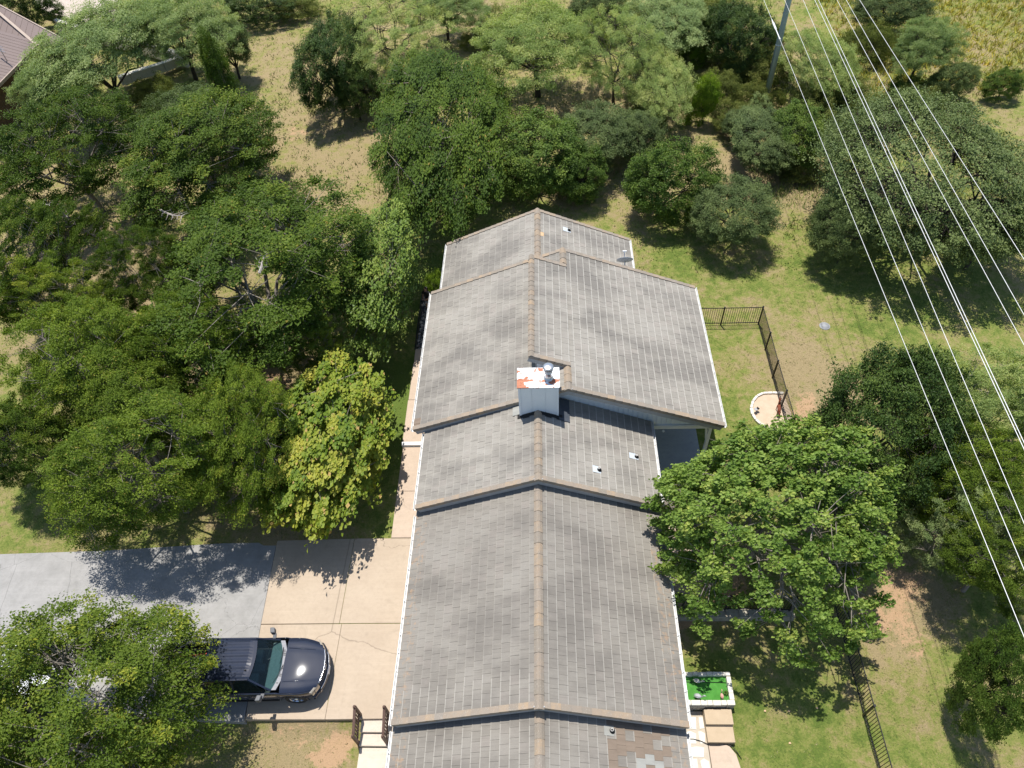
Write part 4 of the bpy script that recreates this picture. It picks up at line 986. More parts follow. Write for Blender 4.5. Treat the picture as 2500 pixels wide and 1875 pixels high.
for s_ in (-1, 1):
    for (a, b, wd) in (((-1.72,s_*.90,1.22),(-2.36,s_*.715,1.90),.06), ((-3.00,s_*.955,1.20),(-2.98,s_*.735,1.90),.07), ((-4.06,s_*.93,1.20),(-3.98,s_*.735,1.90),.10)):
        mb = MB(); mb.bar(a, b, wd, .04); mb.build('pillar', paint, tk)
    mb = MB(); mb.bar((-2.36,s_*.725,1.905),(-4.03,s_*.745,1.905),.045,.04); mb.build('roof_rail', paint, tk)
    mb = MB(); mb.add([(-1.84,s_*.945,1.20),(-2.96,s_*.965,1.20),(-2.94,s_*.745,1.88),(-2.44,s_*.735,1.88)], [(0,1,2,3)]); mb.build('side_window', gdark, tk)
    mb = MB(); mb.add([(-3.04,s_*.965,1.20),(-3.98,s_*.945,1.20),(-3.94,s_*.745,1.88),(-3.02,s_*.745,1.88)], [(0,1,2,3)]); mb.build('side_window', gdark, tk)
mb = MB(); mb.add([(-4.07,-.90,1.20),(-4.07,.90,1.20),(-4.0,.72,1.89),(-4.0,-.72,1.89)], [(0,1,2,3)]); mb.build('rear_window', gdark, tk)
# interior
mb = MB(); mb.box(-4.05,-1.5,-.88,.88,.55,.62); mb.box(-4.08,-4.03,-.9,.9,.6,1.2); it = mb.build('cabin_floor', blackp, tk)
mb = MB(); mb.box(-2.0,-1.56,-.84,.84,.95,1.17); ds = mb.build('dashboard', seatm, tk, bevel=.05)
mb = MB(); mb.box(-2.02,-1.98,-.15,.16,.90,1.14); mb.build('screen', blackp, ds)
mb = MB(); mb.lathe((0,0,0), [(.17,0),(.19,.015),(.2,0),(.19,-.015),(.17,0)], 18); mb.build('steering_wheel', blackp, tk, (-2.12,.42,1.12), (0,R(-62),0))
for s_ in (-1, 1):
    mb = MB(); mb.box(-2.95,-2.40,s_*.42-.25,s_*.42+.25,.75,.95); mb.obox((-2.98,s_*.42-.25,.85),(.14,0,0),(0,.5,0),(-.12,0,.62)); mb.box(-3.16,-3.04,s_*.42-.13,s_*.42+.13,1.5,1.68); mb.build('seat', seatm, tk, bevel=.04)
mb = MB(); mb.box(-2.9,-2.2,-.14,.14,.65,1.0); mb.build('centre_console', plastic, tk, bevel=.02)
mb = MB(); mb.box(-3.9,-3.4,-.80,.80,.75,.95); mb.obox((-4.0,-.8,.85),(.14,0,0),(0,1.6,0),(-.0,0,.55)); mb.build('rear_bench', seatm, tk, bevel=.04)
# bed
mb = MB(); mb.box(-5.86,-4.10,-.86,.86,.74,.78); bf = mb.build('bed_floor', blackp, tk)
for s_ in (-1, 1):
    mb = MB(); mb.box(-5.88,-4.10,s_*.90-.065,s_*.90+.065,1.18,1.245); mb.box(-5.86,-4.12,s_*.86-.02,s_*.86+.02,.76,1.20); mb.build('bed_rail', plastic, tk, bevel=.012)
    mb = MB(); mb.box(-5.1,-4.3,s_*.74-.12,s_*.74+.12,.78,.98); mb.build('wheel_well', blackp, tk, bevel=.05)
mb = MB(); mb.box(-5.92,-5.86,-.93,.93,.60,1.23); mb.build('tailgate', paint, tk, bevel=.015)
mb = MB(); mb.box(-4.13,-4.09,-.92,.92,.76,1.22); mb.build('bed_front', paint, tk)
mb = MB(); mb.box(-6.05,-5.90,-.9,.9,.42,.62); mb.build('rear_bumper', chrome, tk, bevel=.03)
for a in AX:
    for s_ in (-1, 1):
        wh = empty('wheel', (a, s_*.86, .40), parent=tk); wh.rotation_euler = (R(90), 0, 0)
        mb = MB(); mb.lathe((0,0,0), [(.26,-.13),(.37,-.135),(.40,-.10),(.405,0),(.40,.10),(.37,.135),(.26,.13),(.255,0),(.26,-.13)], 32); mb.build('tyre', tyre, wh)
        mb = MB(); mb.lathe((0,0,0), [(.262,-.12),(.25,-.10),(.24,0),(.25,.10),(.262,.12)], 28); mb.lathe((0,0,-s_*.10), [(0,.03),(.07,.02),(.075,-.02),(0,-.02)], 16)
        for k in range(6):
            t = k*math.pi/3; c_, sn_ = math.cos(t), math.sin(t)
            mb.obox((c_*.05-sn_*-.035, sn_*.05+c_*-.035, -s_*.10-.015), (c_*.20, sn_*.20, 0), (-sn_*.07, c_*.07, 0), (0, 0, .03))
        mb.build('rim', chrome, wh)
        mb = MB(); mb.lathe((0,0,0), [(0,-s_*.02),(.24,-s_*.02)], 20); mb.build('brake_disc', blackp, wh)
# cargo
ld = empty('ladder', (-12.3, 8.9, .98), R(186), 'aluminium ladder with one red rail lying in the truck bed', 'ladder')
redm = mottled('red_paint', (.55,.03,.02), (.65,.05,.03), 10, .4)
for y, m_ in ((.18, MAT['galv']), (-.18, redm)):
    mb = MB(); mb.bar((0,y,.12),(1.7,y,.10),.045,.07); mb.build('rail', m_, ld)
for k in range(7):
    mb = MB(); mb.tube([(.12+k*.25,-.17,.11),(.12+k*.25,.17,.11)], .015, 6); mb.build('rung', MAT['galv'], ld)
mb = MB(); mb.lathe((0,0,0), [(.18,-.09),(.27,-.10),(.31,-.06),(.31,.06),(.27,.10),(.18,.09),(.18,-.09)], 24)
tag(mb.build('spare_tyre', tyre, None, (-12.75, 9.2, .90), (R(12), 0, 0)), 'spare tyre lying in the truck bed beside the ladder', 'tyre')
for i, (yy, aa, lb) in enumerate(((8.45, .05, 'pale metal pole lying on the truck bed load beside the ladder'), (8.35, -.04, 'outermost pale metal pole in the truck bed'), (8.55, .09, 'pale metal pole crossing the others in the truck bed'))):
    mb = MB(); mb.tube([(-12.4, yy, 1.02), (-13.9, yy+aa*10, 1.06)], .016, 6); tag(mb.build('metal_pole', MAT['galv']), lb, 'pole', 'poles in the truck bed')

# white car half hidden under the bottom left tree
wc = empty('parked_car', (-19.0, 7.9, -.0), R(150), 'white car mostly hidden under the bottom left tree', 'car')
wp = NM('white_car_paint').fin((.75,.77,.80), .25, 0); 
mb = MB(); prof = [(-2.25,.45),(-2.28,.75),(-2.1,.95),(-1.5,1.0),(-.95,1.02),(.75,1.0),(1.4,.93),(2.0,.80),(2.25,.62),(2.27,.42)]
vs = []
for q, s_ in ((-1,.0),(-.93,1.),(0,1.03),(.93,1.),(1,.0)):
    for x, z in prof: vs.append((x, q*.88*(1-.10*max(0, abs(x)-1.6)), z*s_ if s_ else .35))
n_ = len(prof); mb.add(vs, [(j*n_+i, j*n_+i+1, (j+1)*n_+i+1, (j+1)*n_+i) for j in range(4) for i in range(n_-1)], 0, True); mb.box(-2.2,2.2,-.8,.8,.28,.5); mb.build('body', wp, wc)
mb = MB(); a_ = [(-1.35,.80,1.0),(-1.35,-.80,1.0),(.95,-.80,1.0),(.95,.80,1.0),(-.75,.60,1.42),(-.75,-.60,1.42),(.15,-.60,1.44),(.15,.60,1.44)]
mb.add([(x, y, z+h) for h in (.0, -.03) for x, y, z in a_[4:]], [(0,1,2,3),(7,6,5,4),(0,4,5,1),(1,5,6,2),(2,6,7,3),(3,7,4,0)]); mb.build('roof', wp, wc)
mb = MB(); mb.add([(x, y, z-.035 if i_ > 3 else z) for i_, (x, y, z) in enumerate(a_)], [(3,2,6,7),(0,1,5,4),(0,3,7,4),(1,2,6,5)]); mb.build('windows', gdark, wc)
for a in (-1.4, 1.4):
    for s_ in (-1, 1): mb = MB(); mb.lathe((0,0,0), [(0,-.09),(.3,-.1),(.33,0),(.3,.1),(0,.09)], 20); mb.build('wheel', tyre, wc, (a, s_*.80, .32), (R(90), 0, 0))
for s_ in (-1, 1):
    mb = MB(); mb.box(2.05,2.2,s_*.62-.14,s_*.62+.14,.66,.76); mb.build('headlight', lampm, wc, bevel=.02)

# ------------------------------------------------------------------ person with a remote controller
ppx, ppy = -6.36, 28.0
skinm = mottled('skin', (.42,.24,.16), (.48,.28,.19), 20, .55); hairm = mottled('dark_hair', (.012,.009,.008), (.03,.022,.018), 60, .5)
shirt = mottled('black_shirt', (.010,.010,.011), (.02,.02,.02), 30, .9); shortm = mottled('grey_shorts', (.30,.31,.34), (.38,.39,.42), 20, .9)
pr_ = empty('person', (ppx, ppy, .07), R(-25), 'person in a black T-shirt and grey shorts with long dark hair holding a remote controller', 'person')
bv = [(0,0,.94),(0,0,1.12),(0,.0,1.32),(0,.0,1.43),(0,-.01,1.50),(0,-.02,1.58),(0,-.03,1.67),
      (-.17,0,1.40),(-.21,-.04,1.13),(-.07,-.27,1.10), (.17,0,1.40),(.21,-.04,1.13),(.07,-.27,1.10),
      (-.095,0,.86),(-.105,-.02,.48),(-.11,.02,.09),(-.115,-.14,.04),(.095,0,.86),(.11,.0,.48),(.12,.03,.09),(.125,-.13,.04)]
be = [(0,1),(1,2),(2,3),(3,4),(4,5),(5,6),(3,7),(7,8),(8,9),(3,10),(10,11),(11,12),(0,13),(13,14),(14,15),(15,16),(0,17),(17,18),(18,19),(19,20)]
br_ = [(.14,.10),(.125,.09),(.15,.10),(.12,.08),.052,(.075,.085),(.07,.08),.055,.042,.030,.055,.042,.030,.085,.058,.042,(.045,.03),.085,.058,.042,(.045,.03)]
skin('body', bv, be, br_, skinm, pr_, 2)
skin('t_shirt', [(0,0,.90),(0,0,1.12),(0,0,1.32),(0,0,1.44),(-.18,0,1.40),(-.21,-.02,1.24),(.18,0,1.40),(.21,-.02,1.24)], [(0,1),(1,2),(2,3),(3,4),(4,5),(3,6),(6,7)], [(.165,.125),(.15,.115),(.17,.12),(.12,.09),.075,.068,.075,.068], shirt, pr_, 2)
skin('shorts', [(0,0,.96),(-.10,0,.84),(-.11,-.01,.56),(.10,0,.84),(.115,0,.56)], [(0,1),(1,2),(0,3),(3,4)], [(.155,.115),.105,.095,.105,.095], shortm, pr_, 2)
skin('hair', [(0,.01,1.72),(0,.05,1.66),(0,.09,1.52),(0,.10,1.36)], [(0,1),(1,2),(2,3)], [(.085,.085),(.10,.085),(.085,.055),(.05,.03)], hairm, pr_, 2)
for s_ in (-1, 1):
    hd = (s_*.07, -.28, 1.10)
    mb = MB()
    mb.tube([hd, (s_*.06, -.34, 1.10)], [.028,.032], 8)
    for i in range(4): 
        b0 = (s_*(.045+.012*i), -.345, 1.085+.014*i); mb.tube([b0, (s_*(.035+.01*i), -.385, 1.08+.014*i), (s_*(.02+.006*i), -.40+.01*abs(i-1), 1.075+.014*i)], [.0095,.009,.007], 6)
    mb.tube([(s_*.06,-.30,1.125),(s_*.045,-.33,1.15),(s_*.035,-.355,1.15)], [.011,.010,.008], 6); mb.build('hand', skinm, pr_)
    mb = MB(); mb.tube([(s_*.12,.06,.035),(s_*.12,-.02,.05),(s_*.125,-.18,.03)], [.04,.052,.038], 10); mb.build('shoe', MAT['white_paint'], pr_)
    mb = MB(); mb.lathe((s_*.03,-.106,1.655), [(0,-.012),(.010,-.006),(.012,0),(.010,.006),(0,.012)], 8); mb.build('eye', MAT['dark_void'], pr_)
    mb = MB(); mb.lathe((s_*.085,-.02,1.64), [(0,-.03),(.016,-.02),(.02,0),(.016,.02),(0,.03)], 8); mb.build('ear', skinm, pr_)
mb = MB(); mb.tube([(0,-.105,1.66),(0,-.135,1.62),(0,-.11,1.612)], [.009,.016,.008], 6); mb.build('nose', skinm, pr_)
mb = MB(); mb.bar((-.025,-.108,1.582),(.025,-.108,1.582),.012,.010); mb.build('mouth', mottled('lips', (.35,.12,.10), (.38,.14,.12), 9, .5), pr_)
ang = R(-25); q = Vector((0, -.42, 0)); q.rotate(Matrix.Rotation(ang, 3, 'Z'))
rc = empty('remote_controller', (ppx+q.x, ppy+q.y, 1.17), ang, "black remote controller held in the person's hands", 'controller')
mb = MB(); mb.box(-.10,.10,-.05,.06,-.02,.02); mb.build('case', blackp, rc, bevel=.012)
mb = MB(); mb.box(-.075,.075,-.12,-.045,.022,.032); mb.build('screen', NM('screen_glass').fin((.02,.02,.025), .08), rc)
for s_ in (-1, 1): mb = MB(); mb.tube([(s_*.055,.01,.02),(s_*.055,.01,.045)], [.006,.009], 8); mb.build('stick', blackp, rc)

# ------------------------------------------------------------------ neighbour's house, wall and gravel, far left
nb = empty('neighbour_house', (0, 0, 0), 0, 'house with a ribbed brown metal roof and dark timber walls, top left corner', 'house')
brm = mottled('brown_metal_roof', (.18,.135,.12), (.22,.165,.145), .6, .45, .2, bump=0)
fas = mottled('fascia_tan', (.36,.28,.22), (.42,.33,.27), 3, .6); wdm = mottled('dark_timber', (.07,.04,.025), (.12,.07,.045), 4, .8)
P0 = Vector((-40.5, 56.3, 3.0))
def rib_plane(o, u, v, n, prl, base=None):
    mb = MB(); o, u, v = Vector(o), Vector(u), Vector(v); N = u.cross(v).normalized()
    if N.z < 0: N = -N
    mb.obox(o-N*.06, u, v, N*.06); r_ = mb.build('roof', brm, nb)
    for i in range(n):
        m2 = MB(); a = o+u*(i/n); d = u.normalized()
        m2.obox(a+N*.001, d*.05, v, N*.014); m2.build('roof_rib', brm, r_)
mb = MB(); q4 = [(-62,56.4,3.0),(-37.4,56.4,3.0),(-46,61.3,4.95),(-62,61.3,4.95)]; mb.add(q4+[(x, y, z-.06) for x, y, z in q4], [(0,1,2,3),(7,6,5,4),(0,4,5,1),(1,5,6,2),(2,6,7,3),(3,7,4,0)])
r1 = mb.build('roof', brm, nb)
for i in range(44):
    x = -61.8+i*.55; t = min(1, (-37.4-x)/8.6); m2 = MB(); m2.obox((x, 56.4, 3.002), (.05, 0, 0), (0, 4.9*t, 1.95*t), (0, 0, .014)); m2.build('roof_rib', brm, r1)
rib_plane((-40.2,40,3.0), (0,16.9,0), (-9,0,3.2), 42, None)
mb = MB(); mb.box(-40.2,-37.4,56.28,56.38,2.8,3.02); mb.box(-40.18,-40.08,40,56.27,2.8,3.02); mb.bar((-37.4,56.42,3.0),(-46,61.34,4.96),.1,.12); mb.build('fascia', fas, nb)
mb = MB(); mb.bar((-40.25,56.38,3.07),(-46.0,61.0,5.1),.22,.05); mb.build('valley_flashing', fas, nb)
for i in range(40):
    mb = MB(); mb.box(-40.9,-40.86,56.6-i*.42-.40,56.6-i*.42,0,2.8); mb.build('wall_board', wdm, nb)
for i in range(8):
    mb = MB(); mb.box(-40.8+i*.38,-40.8+i*.38+.36,57.1,57.14,0,2.8); mb.build('wall_board', wdm, nb)
mb = MB(); mb.box(-62,-40.92,40,57.2,-.5,2.75); mb.box(-40.9,-38.6,57.2,58.0,-.5,2.75); mb.build('wall', wdm, nb)
an = empty('roof_antenna', (-40.9, 53.2, 3.2), 0, 'small metal aerial on the brown roof edge', 'aerial')
mb = MB(); mb.tube([(0,0,0),(0,0,1.3)], .03, 6); mb.build('mast', MAT['galv'], an)
for z in (.8, 1.0, 1.2): mb = MB(); mb.bar((-.5,.3,z),(.5,-.3,z),.03,.03); mb.build('aerial_arm', MAT['galv'], an)
wlc = [bp(118, 42, .8), bp(180, 62, .8), bp(250, 78, .8), bp(330, 98, .8), bp(400, 118, .8)]
bwl = empty('boundary_wall', (0, 0, 0), 0, 'long white stone wall behind the top left mesquite', 'wall')
for a, b in zip(wlc, wlc[1:]):
    A_, B_ = Vector(a), Vector(b); n = max(1, round((B_-A_).length/1.1))
    for k in range(n):
        p, q = A_.lerp(B_, k/n), A_.lerp(B_, (k+1)/n-.012/n); mb = MB(); mb.bar((p.x,p.y,.3),(q.x,q.y,.3),.45,1.1+rg.uniform(-.02,.02)); mb.build('stone_block', MAT['limestone'], bwl, bevel=.03)
wl2 = [bp(255, 165, .5), bp(300, 150, .5), bp(350, 135, .5), bp(395, 118, .5)]
b2 = empty('boundary_wall', (0, 0, 0), 0, 'low pale stone edging under the top left mesquite', 'wall')
for a, b in zip(wl2, wl2[1:]):
    A_, B_ = Vector(a), Vector(b); n = max(1, round((B_-A_).length/.9))
    for k in range(n):
        p, q = A_.lerp(B_, k/n), A_.lerp(B_, (k+1)/n-.012/n); mb = MB(); mb.bar((p.x,p.y,.15),(q.x,q.y,.15),.5,.7); mb.build('stone_block', MAT['limestone'], b2, bevel=.03)
gp = [bp(u, v)[:2] for u, v in ((120,0),(260,0),(260,60),(180,55),(90,30),(60,-40))]
slab('gravel_yard', gp, .33, .6, mottled('pale_gravel', (.42,.35,.29), (.58,.50,.43), 3, .95, fine=14, bump=.6), bevel=0)

# ------------------------------------------------------------------ vegetation
def tubes_np(segs, n=5):
    """segs: list of (pts list, radii list) -> V, F arrays"""
    Vl, Fl = [], []; base = 0
    ang = np.arange(n)*2*np.pi/n; ca, sa = np.cos(ang), np.sin(ang)
    for pts, rad in segs:
        P = np.asarray(pts, float); m = len(P); D = np.gradient(P, axis=0); D /= np.linalg.norm(D, axis=1)[:, None]+1e-9
        ref = np.array([0, 0, 1.]) if abs(D[0, 2]) < .9 else np.array([1., 0, 0])
        A = np.cross(D, ref); A /= np.linalg.norm(A, axis=1)[:, None]+1e-9; B = np.cross(D, A)
        r_ = np.asarray(rad, float)[:, None, None]
        ring = P[:, None]+r_*(A[:, None]*ca[None, :, None]+B[:, None]*sa[None, :, None])
        Vl.append(ring.reshape(-1, 3)); i, k = np.meshgrid(np.arange(m-1), np.arange(n), indexing='ij')
        Fl.append((np.stack([i*n+k, i*n+(k+1) % n, (i+1)*n+(k+1) % n, (i+1)*n+k], -1).reshape(-1, 4))+base); base += m*n
    return np.concatenate(Vl), np.concatenate(Fl)
def make_tree(kind, seed, R3, zc, ncl, lpc, leaf, asp, clr, flat=.55, shell=.62, lump=.18, nlimb=7, trunk_r=.14, fork=.3, lower=-.55, up=.6, aspect_jit=.3, sparse=0.0, droop=0., upbias=.42, twig=.012):
    """crown of leaf clumps on a limb skeleton; returns (leaf mesh, wood mesh)"""
    rg = np.random.default_rng(seed); rx, ry, rz = R3
    # outline lumps
    ld = rg.normal(size=(9, 3)); ld /= np.linalg.norm(ld, axis=1)[:, None]; la = rg.uniform(-1, 1, 9)
    D = rg.normal(size=(ncl*4, 3)); D /= np.linalg.norm(D, axis=1)[:, None]; D = D[D[:, 2] > lower]
    lum = 1+lump*np.sum(la*np.maximum(0, D@ld.T)**3*1.6, axis=1)
    r_ = (shell+(1-shell)*rg.random(len(D))**.55)*lum
    CP = D*r_[:, None]*np.array([rx, ry, rz])
    # thin out so clumps keep apart
    keep = []; md = clr*(.72)
    for i in range(len(CP)):
        if len(keep) >= ncl: break
        if not keep or np.min(np.sum((CP[keep]-CP[i])**2, 1)) > md*md: keep.append(i)
    CP = CP[keep]; D = D[keep]
    if sparse: m_ = rg.random(len(CP)) > sparse; CP, D = CP[m_], D[m_]
    CP[:, 2] += zc
    CP[:, 2] -= droop*np.hypot(CP[:, 0], CP[:, 1])**2*.03
    CP[:, 2] = np.maximum(CP[:, 2], clr*.6)
    n = len(CP)
    # limbs
    fz = max(.25, (zc-rz)*.55+fork*rz); T0 = np.array([0, 0, fz]); lean = rg.uniform(-.06, .06, 2)*zc
    segs = [([(0, 0, -.3), (lean[0]*.3, lean[1]*.3, fz*.5), (lean[0], lean[1], fz)], [trunk_r*1.35, trunk_r*1.05, trunk_r])]
    T0 = np.array([lean[0], lean[1], fz])
    az = np.arctan2(CP[:, 1], CP[:, 0])+.6*(CP[:, 2] > zc+.3*rz)*rg.normal(size=n); order = np.argsort(az); groups = np.array_split(order, nlimb)
    for g in groups:
        if len(g) == 0: continue
        c = CP[g].mean(0); e = T0+(c-T0)*1.0
        m1 = T0+(e-T0)*.4+np.array([0, 0, .12*rz])+rg.normal(size=3)*.06*rx
        m2 = T0+(e-T0)*.72+rg.normal(size=3)*.08*rx
        L_ = np.array([T0, m1, m2, e]); segs.append((L_, [trunk_r*.62, trunk_r*.42, trunk_r*.28, trunk_r*.14]))
        # sub limbs
        sg = np.array_split(g[np.argsort(CP[g, 2]+rg.normal(size=len(g))*.3)], max(1, len(g)//7))
        for s_ in sg:
            if len(s_) == 0: continue
            cc = CP[s_].mean(0); k = rg.integers(1, 3); st_ = L_[k]+(L_[k+1]-L_[k])*rg.random()
            mid = (st_+cc)/2+rg.normal(size=3)*.05*rx; segs.append(([st_, mid, cc*.85+st_*.15], [trunk_r*.26, trunk_r*.18, trunk_r*.10]))
            for j in s_:
                q = mid+(cc-mid)*rg.random()*.6; p = CP[j]; mm = (q+p)/2+rg.normal(size=3)*.06*clr
                segs.append(([q, mm, p+(p-q)*.12], [trunk_r*.10+twig*.3, twig, twig*.35]))
    WV, WF = tubes_np(segs, 5)
    # leaves
    leaf = leaf*1.08; cnt = rg.poisson(lpc*1.42*rg.uniform(.55, 1.35, n)); idx = np.repeat(np.arange(n), cnt); N = len(idx)
    off = rg.normal(size=(N, 3)); off /= np.linalg.norm(off, axis=1)[:, None]; off *= (rg.random(N)**.42)[:, None]
    cs = rg.uniform(.65, 1.3, n)*clr
    cax = rg.uniform(.7, 1.35, (n, 3))*np.array([1, 1, flat])
    off = off*cax[idx]*cs[idx][:, None]
    # sub-clumps inside the clump for ragged edges
    sub = rg.normal(size=(n, 6, 3))*.45; sub[:, :, 2] *= flat; off = off*.62+sub[idx, rg.integers(0, 6, N)]*cs[idx][:, None]*.75
    P = CP[idx]+off; P[:, 2] = np.maximum(P[:, 2], .05)
    out = D[idx]+np.array([0, 0, up]); nr = out*.55+rg.normal(size=(N, 3))*.62+np.array([0, 0, upbias]); nr /= np.linalg.norm(nr, axis=1)[:, None]
    t = rg.normal(size=(N, 3)); t -= nr*np.sum(t*nr, 1)[:, None]; t /= np.linalg.norm(t, axis=1)[:, None]; b = np.cross(nr, t)
    s = leaf*rg.uniform(.5, 1.45, N)[:, None]; wv = s*asp
    V = np.stack([P-t*s*.5, P+b*wv*.5+nr*s*.10, P+t*s*.5-nr*s*.08, P-b*wv*.5+nr*s*.10], 1).reshape(-1, 3)
    F = np.arange(4*N).reshape(N, 4)
    cl = rg.random(n); me = npmesh('crown', V, F, {'rnd': rg.random(N), 'clump': cl[idx]})
    wm = npmesh('trunk', WV, WF); wm.polygons.foreach_set('use_smooth', np.ones(len(WF), bool))
    return me, wm
TREES = {}
def reg(key, leafm, bark, R3, zc, **kw):
    a, b = make_tree(key, abs(hash(key)) % 1000 if False else sum(map(ord, key)), R3, zc, **kw); a.materials.append(LM[leafm]); b.materials.append(MAT[bark]); 
    co = np.empty(len(a.vertices)*3, np.float32); a.vertices.foreach_get('co', co); co = co.reshape(-1, 3); lo, hi = np.percentile(co, 1.5, axis=0), np.percentile(co, 98.5, axis=0)
    TREES[key] = (a, b, (hi-lo)/2, (hi+lo)/2, co[::max(4, len(co)//4000)].astype(float))
reg('maple', 'maple', 'bark_grey', (4.5,4.3,3.4), 4.9, ncl=560, lpc=98, leaf=.13, asp=.85, clr=.42, shell=.5, lump=.32, nlimb=10, trunk_r=.17, flat=.75, twig=.016)
reg('yellow', 'yellow', 'bark_grey', (2.35,2.5,2.9), 3.9, ncl=240, lpc=105, leaf=.12, asp=.85, clr=.42, shell=.5, lump=.25, nlimb=8, trunk_r=.10)
reg('pear', 'pear', 'bark_grey', (2.2,2.2,2.8), 3.7, ncl=210, lpc=95, leaf=.10, asp=.7, clr=.40, shell=.45, lump=.25, nlimb=8, trunk_r=.09, flat=.8)
for i in range(3):
    reg('elm%d' % i, 'elm', 'bark_grey', (4.2,4.2,3.6), 5.0, ncl=330, lpc=230, leaf=.088, asp=.6, clr=.58, shell=.45, lump=.42, nlimb=9, trunk_r=.16, flat=.38, sparse=.08, droop=1.0)
reg('elmb', 'elm2', 'bark_grey', (4.2,4.2,3.3), 4.9, ncl=300, lpc=230, leaf=.092, asp=.6, clr=.58, shell=.4, lump=.40, nlimb=9, trunk_r=.16, flat=.40, sparse=.05, droop=1.0)
reg('elmc', 'elm3', 'bark_grey', (4.2,4.2,3.3), 4.9, ncl=430, lpc=170, leaf=.088, asp=.6, clr=.52, shell=.45, lump=.30, nlimb=9, trunk_r=.16, flat=.40, droop=1.0)
for i in range(2):
    reg('oak%d' % i, 'oak', 'bark_dark', (3.6,3.6,2.6), 3.3, ncl=260, lpc=200, leaf=.085, asp=.62, clr=.56, shell=.6, lump=.28, nlimb=8, trunk_r=.15, flat=.6)
reg('bigoak', 'oak', 'bark_dark', (7.5,8,3.4), 4.6, ncl=640, lpc=120, leaf=.12, asp=.62, clr=.75, shell=.62, lump=.22, nlimb=13, trunk_r=.26, flat=.55)
reg('shrub', 'oakg', 'bark_dark', (2.6,2.6,2.0), 2.1, ncl=200, lpc=170, leaf=.085, asp=.65, clr=.46, shell=.6, lump=.30, nlimb=8, trunk_r=.09, flat=.65, lower=-.75)
reg('dark', 'dark', 'bark_dark', (3.4,3.4,2.8), 3.2, ncl=270, lpc=190, leaf=.09, asp=.6, clr=.52, shell=.65, lump=.28, nlimb=8, trunk_r=.14, flat=.7, lower=-.7)
for i in range(2):
    reg('mesq%d' % i, 'mesq', 'bark_dark', (3.8,3.8,2.2), 4.4, ncl=250, lpc=230, leaf=.10, asp=.40, clr=.62, shell=.35, lump=.42, nlimb=6, trunk_r=.17, flat=.45, sparse=.08, lower=-.35)
reg('mesqg', 'mesqg', 'bark_dark', (3.8,3.8,2.4), 4.2, ncl=250, lpc=240, leaf=.10, asp=.40, clr=.62, shell=.35, lump=.42, nlimb=6, trunk_r=.14, flat=.5, sparse=.12, lower=-.4)
reg('juniper', 'elm', 'bark_dark', (1.2,1.2,3.4), 3.7, ncl=120, lpc=200, leaf=.08, asp=.5, clr=.42, shell=.35, lump=.45, nlimb=7, trunk_r=.09, flat=1.1, lower=-.85)
reg('bright', 'bright', 'bark_dark', (1.5,1.5,1.6), 1.7, ncl=100, lpc=190, leaf=.08, asp=.5, clr=.40, shell=.55, lump=.35, nlimb=6, trunk_r=.06, flat=.9, lower=-.8)
reg('brush', 'brush', 'bark_dark', (2.4,2.4,1.2), 1.2, ncl=120, lpc=150, leaf=.09, asp=.45, clr=.48, shell=.45, lump=.40, nlimb=9, trunk_r=.04, flat=.7, lower=-.6, sparse=.1)
def tree(key, u, v, zc, hw, hh, label, name='tree', group=None, rz=None, leafm=None):
    """u,v: where the crown centre is seen; zc its height; hw,hh half extents in photo units"""
    # size and stand the tree so that its crown fills the surveyed outline
    a, b, R3, cn, SV = TREES[key]; cxw, cyw, _ = bp(u, v, zc); g = float(gz(cxw, cyw)); sz = (zc-g)/cn[2]
    hw *= .93; hh *= .93
    rot = random.Random(u*7+v).choice((0, math.pi)) if rz is None else round(rz/(math.pi/2))*math.pi/2
    depth = float(np.dot(np.array([cxw, cyw, zc-HCAM]), FW)); k = F_PX*2212/2500/depth
    sx_, sy_ = hw/k/R3[0], hh/k/R3[1]; loc = np.array([cxw, cyw]); c_, s_ = math.cos(rot), math.sin(rot)
    for it in range(9):
        g = float(gz(loc[0], loc[1])); X_ = SV[:, 0]*sx_; Y_ = SV[:, 1]*sy_
        W3 = np.stack([X_*c_-Y_*s_+loc[0], X_*s_+Y_*c_+loc[1], SV[:, 2]*sz+g-HCAM], 1); dp = W3@FW
        pu = (1250+F_PX*(W3@RT)/dp)*2212/2500; pv = (937.5-F_PX*(W3@UP)/dp)*2212/2500
        u0, u1 = np.percentile(pu, (1, 99)); v0, v1 = np.percentile(pv, (1, 99))
        fu, fv = hw*2/(u1-u0), hh*2/(v1-v0); mean_ = math.sqrt(fu*fv)
        straight = abs(c_) > .5                 # is local x the picture's width?
        fx_, fy_ = (fu, fv**1.2) if straight else (fv**1.2, fu)
        sx_ *= fx_; sy_ *= fy_
        W_r, D_r = (sx_*R3[0], sy_*R3[1]) if straight else (sy_*R3[1], sx_*R3[0])
        if D_r < .62*W_r: D_r = .62*W_r; sz *= min(1, fv)**.6
        if D_r > 2.3*W_r: D_r = 2.3*W_r
        if straight: sy_ = D_r/R3[1]
        else: sx_ = D_r/R3[0]
        du, dv = u-(u0+u1)/2, v-(v0+v1)/2
        p0 = bp(u, v, zc); p1 = bp(u-du, v-dv, zc); loc = loc+np.array([p0[0]-p1[0], p0[1]-p1[1]])*.9
    t = empty(name, (loc[0], loc[1], g), rot, label, 'tree' if 'tree' in name else 'shrub', group)
    t.scale = (sx_, sy_, sz)
    for nm, me in (('crown', a), ('trunk', b)):
        if leafm and nm == 'crown':
            pass
        o = bpy.data.objects.new(nm, me); C.objects.link(o); o.parent = t
        if leafm and nm == 'crown': o.material_slots[0].link = 'OBJECT'; o.material_slots[0].material = LM[leafm]
    return t
G_T = 'trees round the house'
tree('maple', 1674, 1155, 4.7, 268, 252, 'large bright green maple overhanging the right roof edge', 'maple_tree', rz=0)
